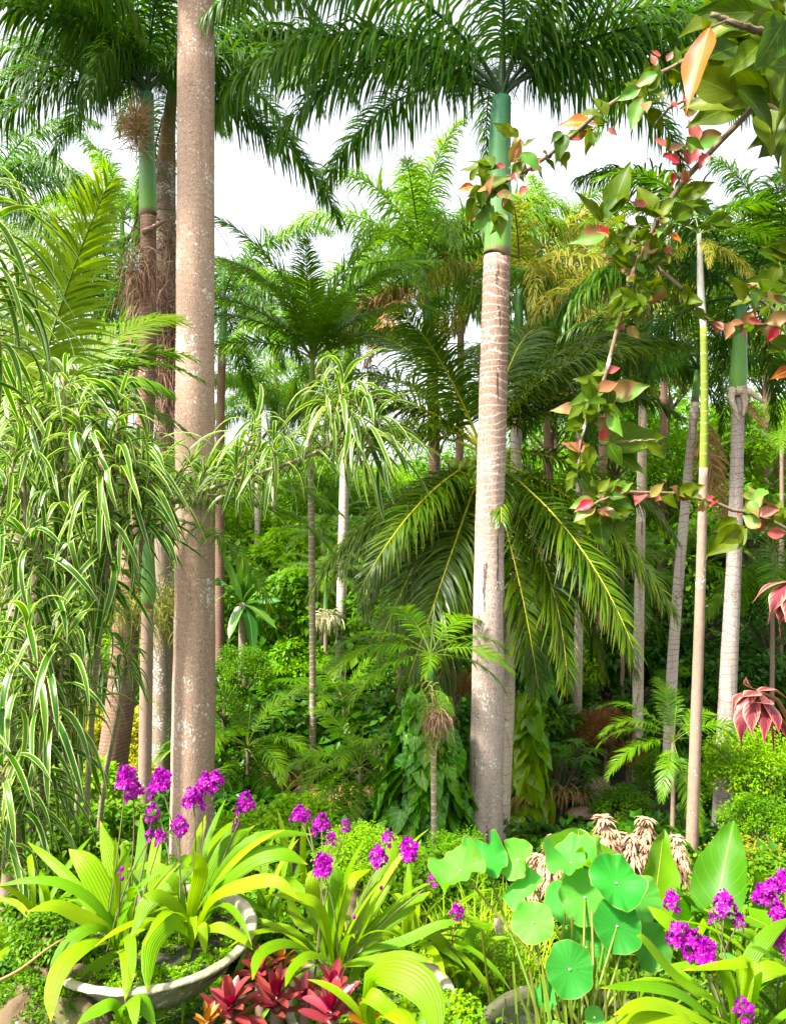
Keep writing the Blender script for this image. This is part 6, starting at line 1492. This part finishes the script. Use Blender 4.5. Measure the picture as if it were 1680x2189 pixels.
grass_tuft('grass tuft at the right edge behind the taro', 1640, 2000, 4.2, 300, .45, 4, .25)

# mossy rock, fallen stalk
rg = np.random.default_rng(2); mb = MB(); a = np.linspace(0, 2 * math.pi, 48, endpoint=False); t = np.linspace(.01, math.pi - .01, 26)
A, T = np.meshgrid(a, t); rr = 1 + .09 * np.sin(3 * A + 2 * T) + .07 * np.sin(5 * A - 3 * T + 1) + .04 * np.sin(11 * A + 7 * T) + rg.normal(0, .008, A.shape)
V = np.stack([rr * np.cos(A) * np.sin(T) * .20, rr * np.sin(A) * np.sin(T) * .22, rr * np.cos(T) * .15], -1); idx = np.arange(A.size).reshape(A.shape); nx = np.roll(idx, -1, 1)
mb.add(V.reshape(-1, 3), np.stack([idx[:-1], idx[1:], nx[1:], nx[:-1]], -1).reshape(-1, 4))
M['rock'] = barkmat('mossy_rock', (0.12, 0.08, 0.042), (0.05, 0.034, 0.018), lichen=.2, moss=.6, streak=.1, bump=.9, fine=18)
tag(mb.obj('rock', M['rock'], None, P(90, 2165, 2.45) + [0, .05, -.06]), 'brown mossy rock in the lower left corner', 'rock')
mb = MB(); tube(mb, smooth_path([P(-30, 2110, 2.35), P(40, 2075, 2.4), P(100, 2030, 2.45), P(140, 2005, 2.5)], 12), np.linspace(.006, .003, 12), n=6)
tag(mb.obj('dry_stalk', M['dead'], None), 'pale dry stalk lying across the plants at lower left', 'dry stalk')
mb = MB(); tube(mb, smooth_path([P(1062, 1960, 3.2), P(1070, 2010, 3.2), P(1078, 2050, 3.2), P(1085, 2110, 3.2)], 10), [.012, .02, .016, .012, .014, .012, .01, .012, .012, .012], n=8)
tag(mb.obj('dead_stump', M['bark_spotted'], None), 'short weathered dead stem left of the lotus stalks', 'dead stem')

rg = np.random.default_rng(12); n = 260
th_ = rg.uniform(0, 6.28, n); ph_ = np.abs(rg.normal(0, .55, n)) + .2
rp = np.array([-1.115, 2.5, .005]); rp = P(90, 2165, 2.45) + [0, .05, -.06]
cc = np.stack([.2 * np.sin(ph_) * np.cos(th_), .22 * np.sin(ph_) * np.sin(th_), .152 * np.cos(ph_)], 1) + rp
cc = cc[(cc[:, 0] < rp[0] + .02) | (rg.random(n) < .25)]
kk = np.repeat(np.arange(len(cc)), 26); v = rg.normal(0, 1, (len(kk), 3)); v[:, 2] = np.abs(v[:, 2]); v = nz(v)
mb = MB(); leaf_cloud(mb, cc[kk] + v * rg.uniform(.2, 1, (len(kk), 1)) * .018, v, .012 * rg.uniform(.6, 1.3, len(kk)), .42, rg, droop=0)
tag(mb.obj('rock_moss', M['fol_mid']), 'creeping moss over the rock in the lower left corner', 'moss', kind='stuff')
# fallen dead fronds in the gully
for k, (x, d, az) in enumerate([(560, 11.5, 20), (760, 12.5, 160), (1290, 12.5, 200)]):
    X = (x - 840) * d / FPX
    o = link('fallen_frond', frond_mesh('dead', 18, k % 2), None, (X, d, float(ground(X, d)) + .05), R(az), .8)
    tag(o, ['dry brown frond lying on the gully floor right of the giant trunk', 'dry brown frond lying below the pale pink palm trunk', 'dry brown frond lying beside the stepping stones'][k], 'fallen frond')
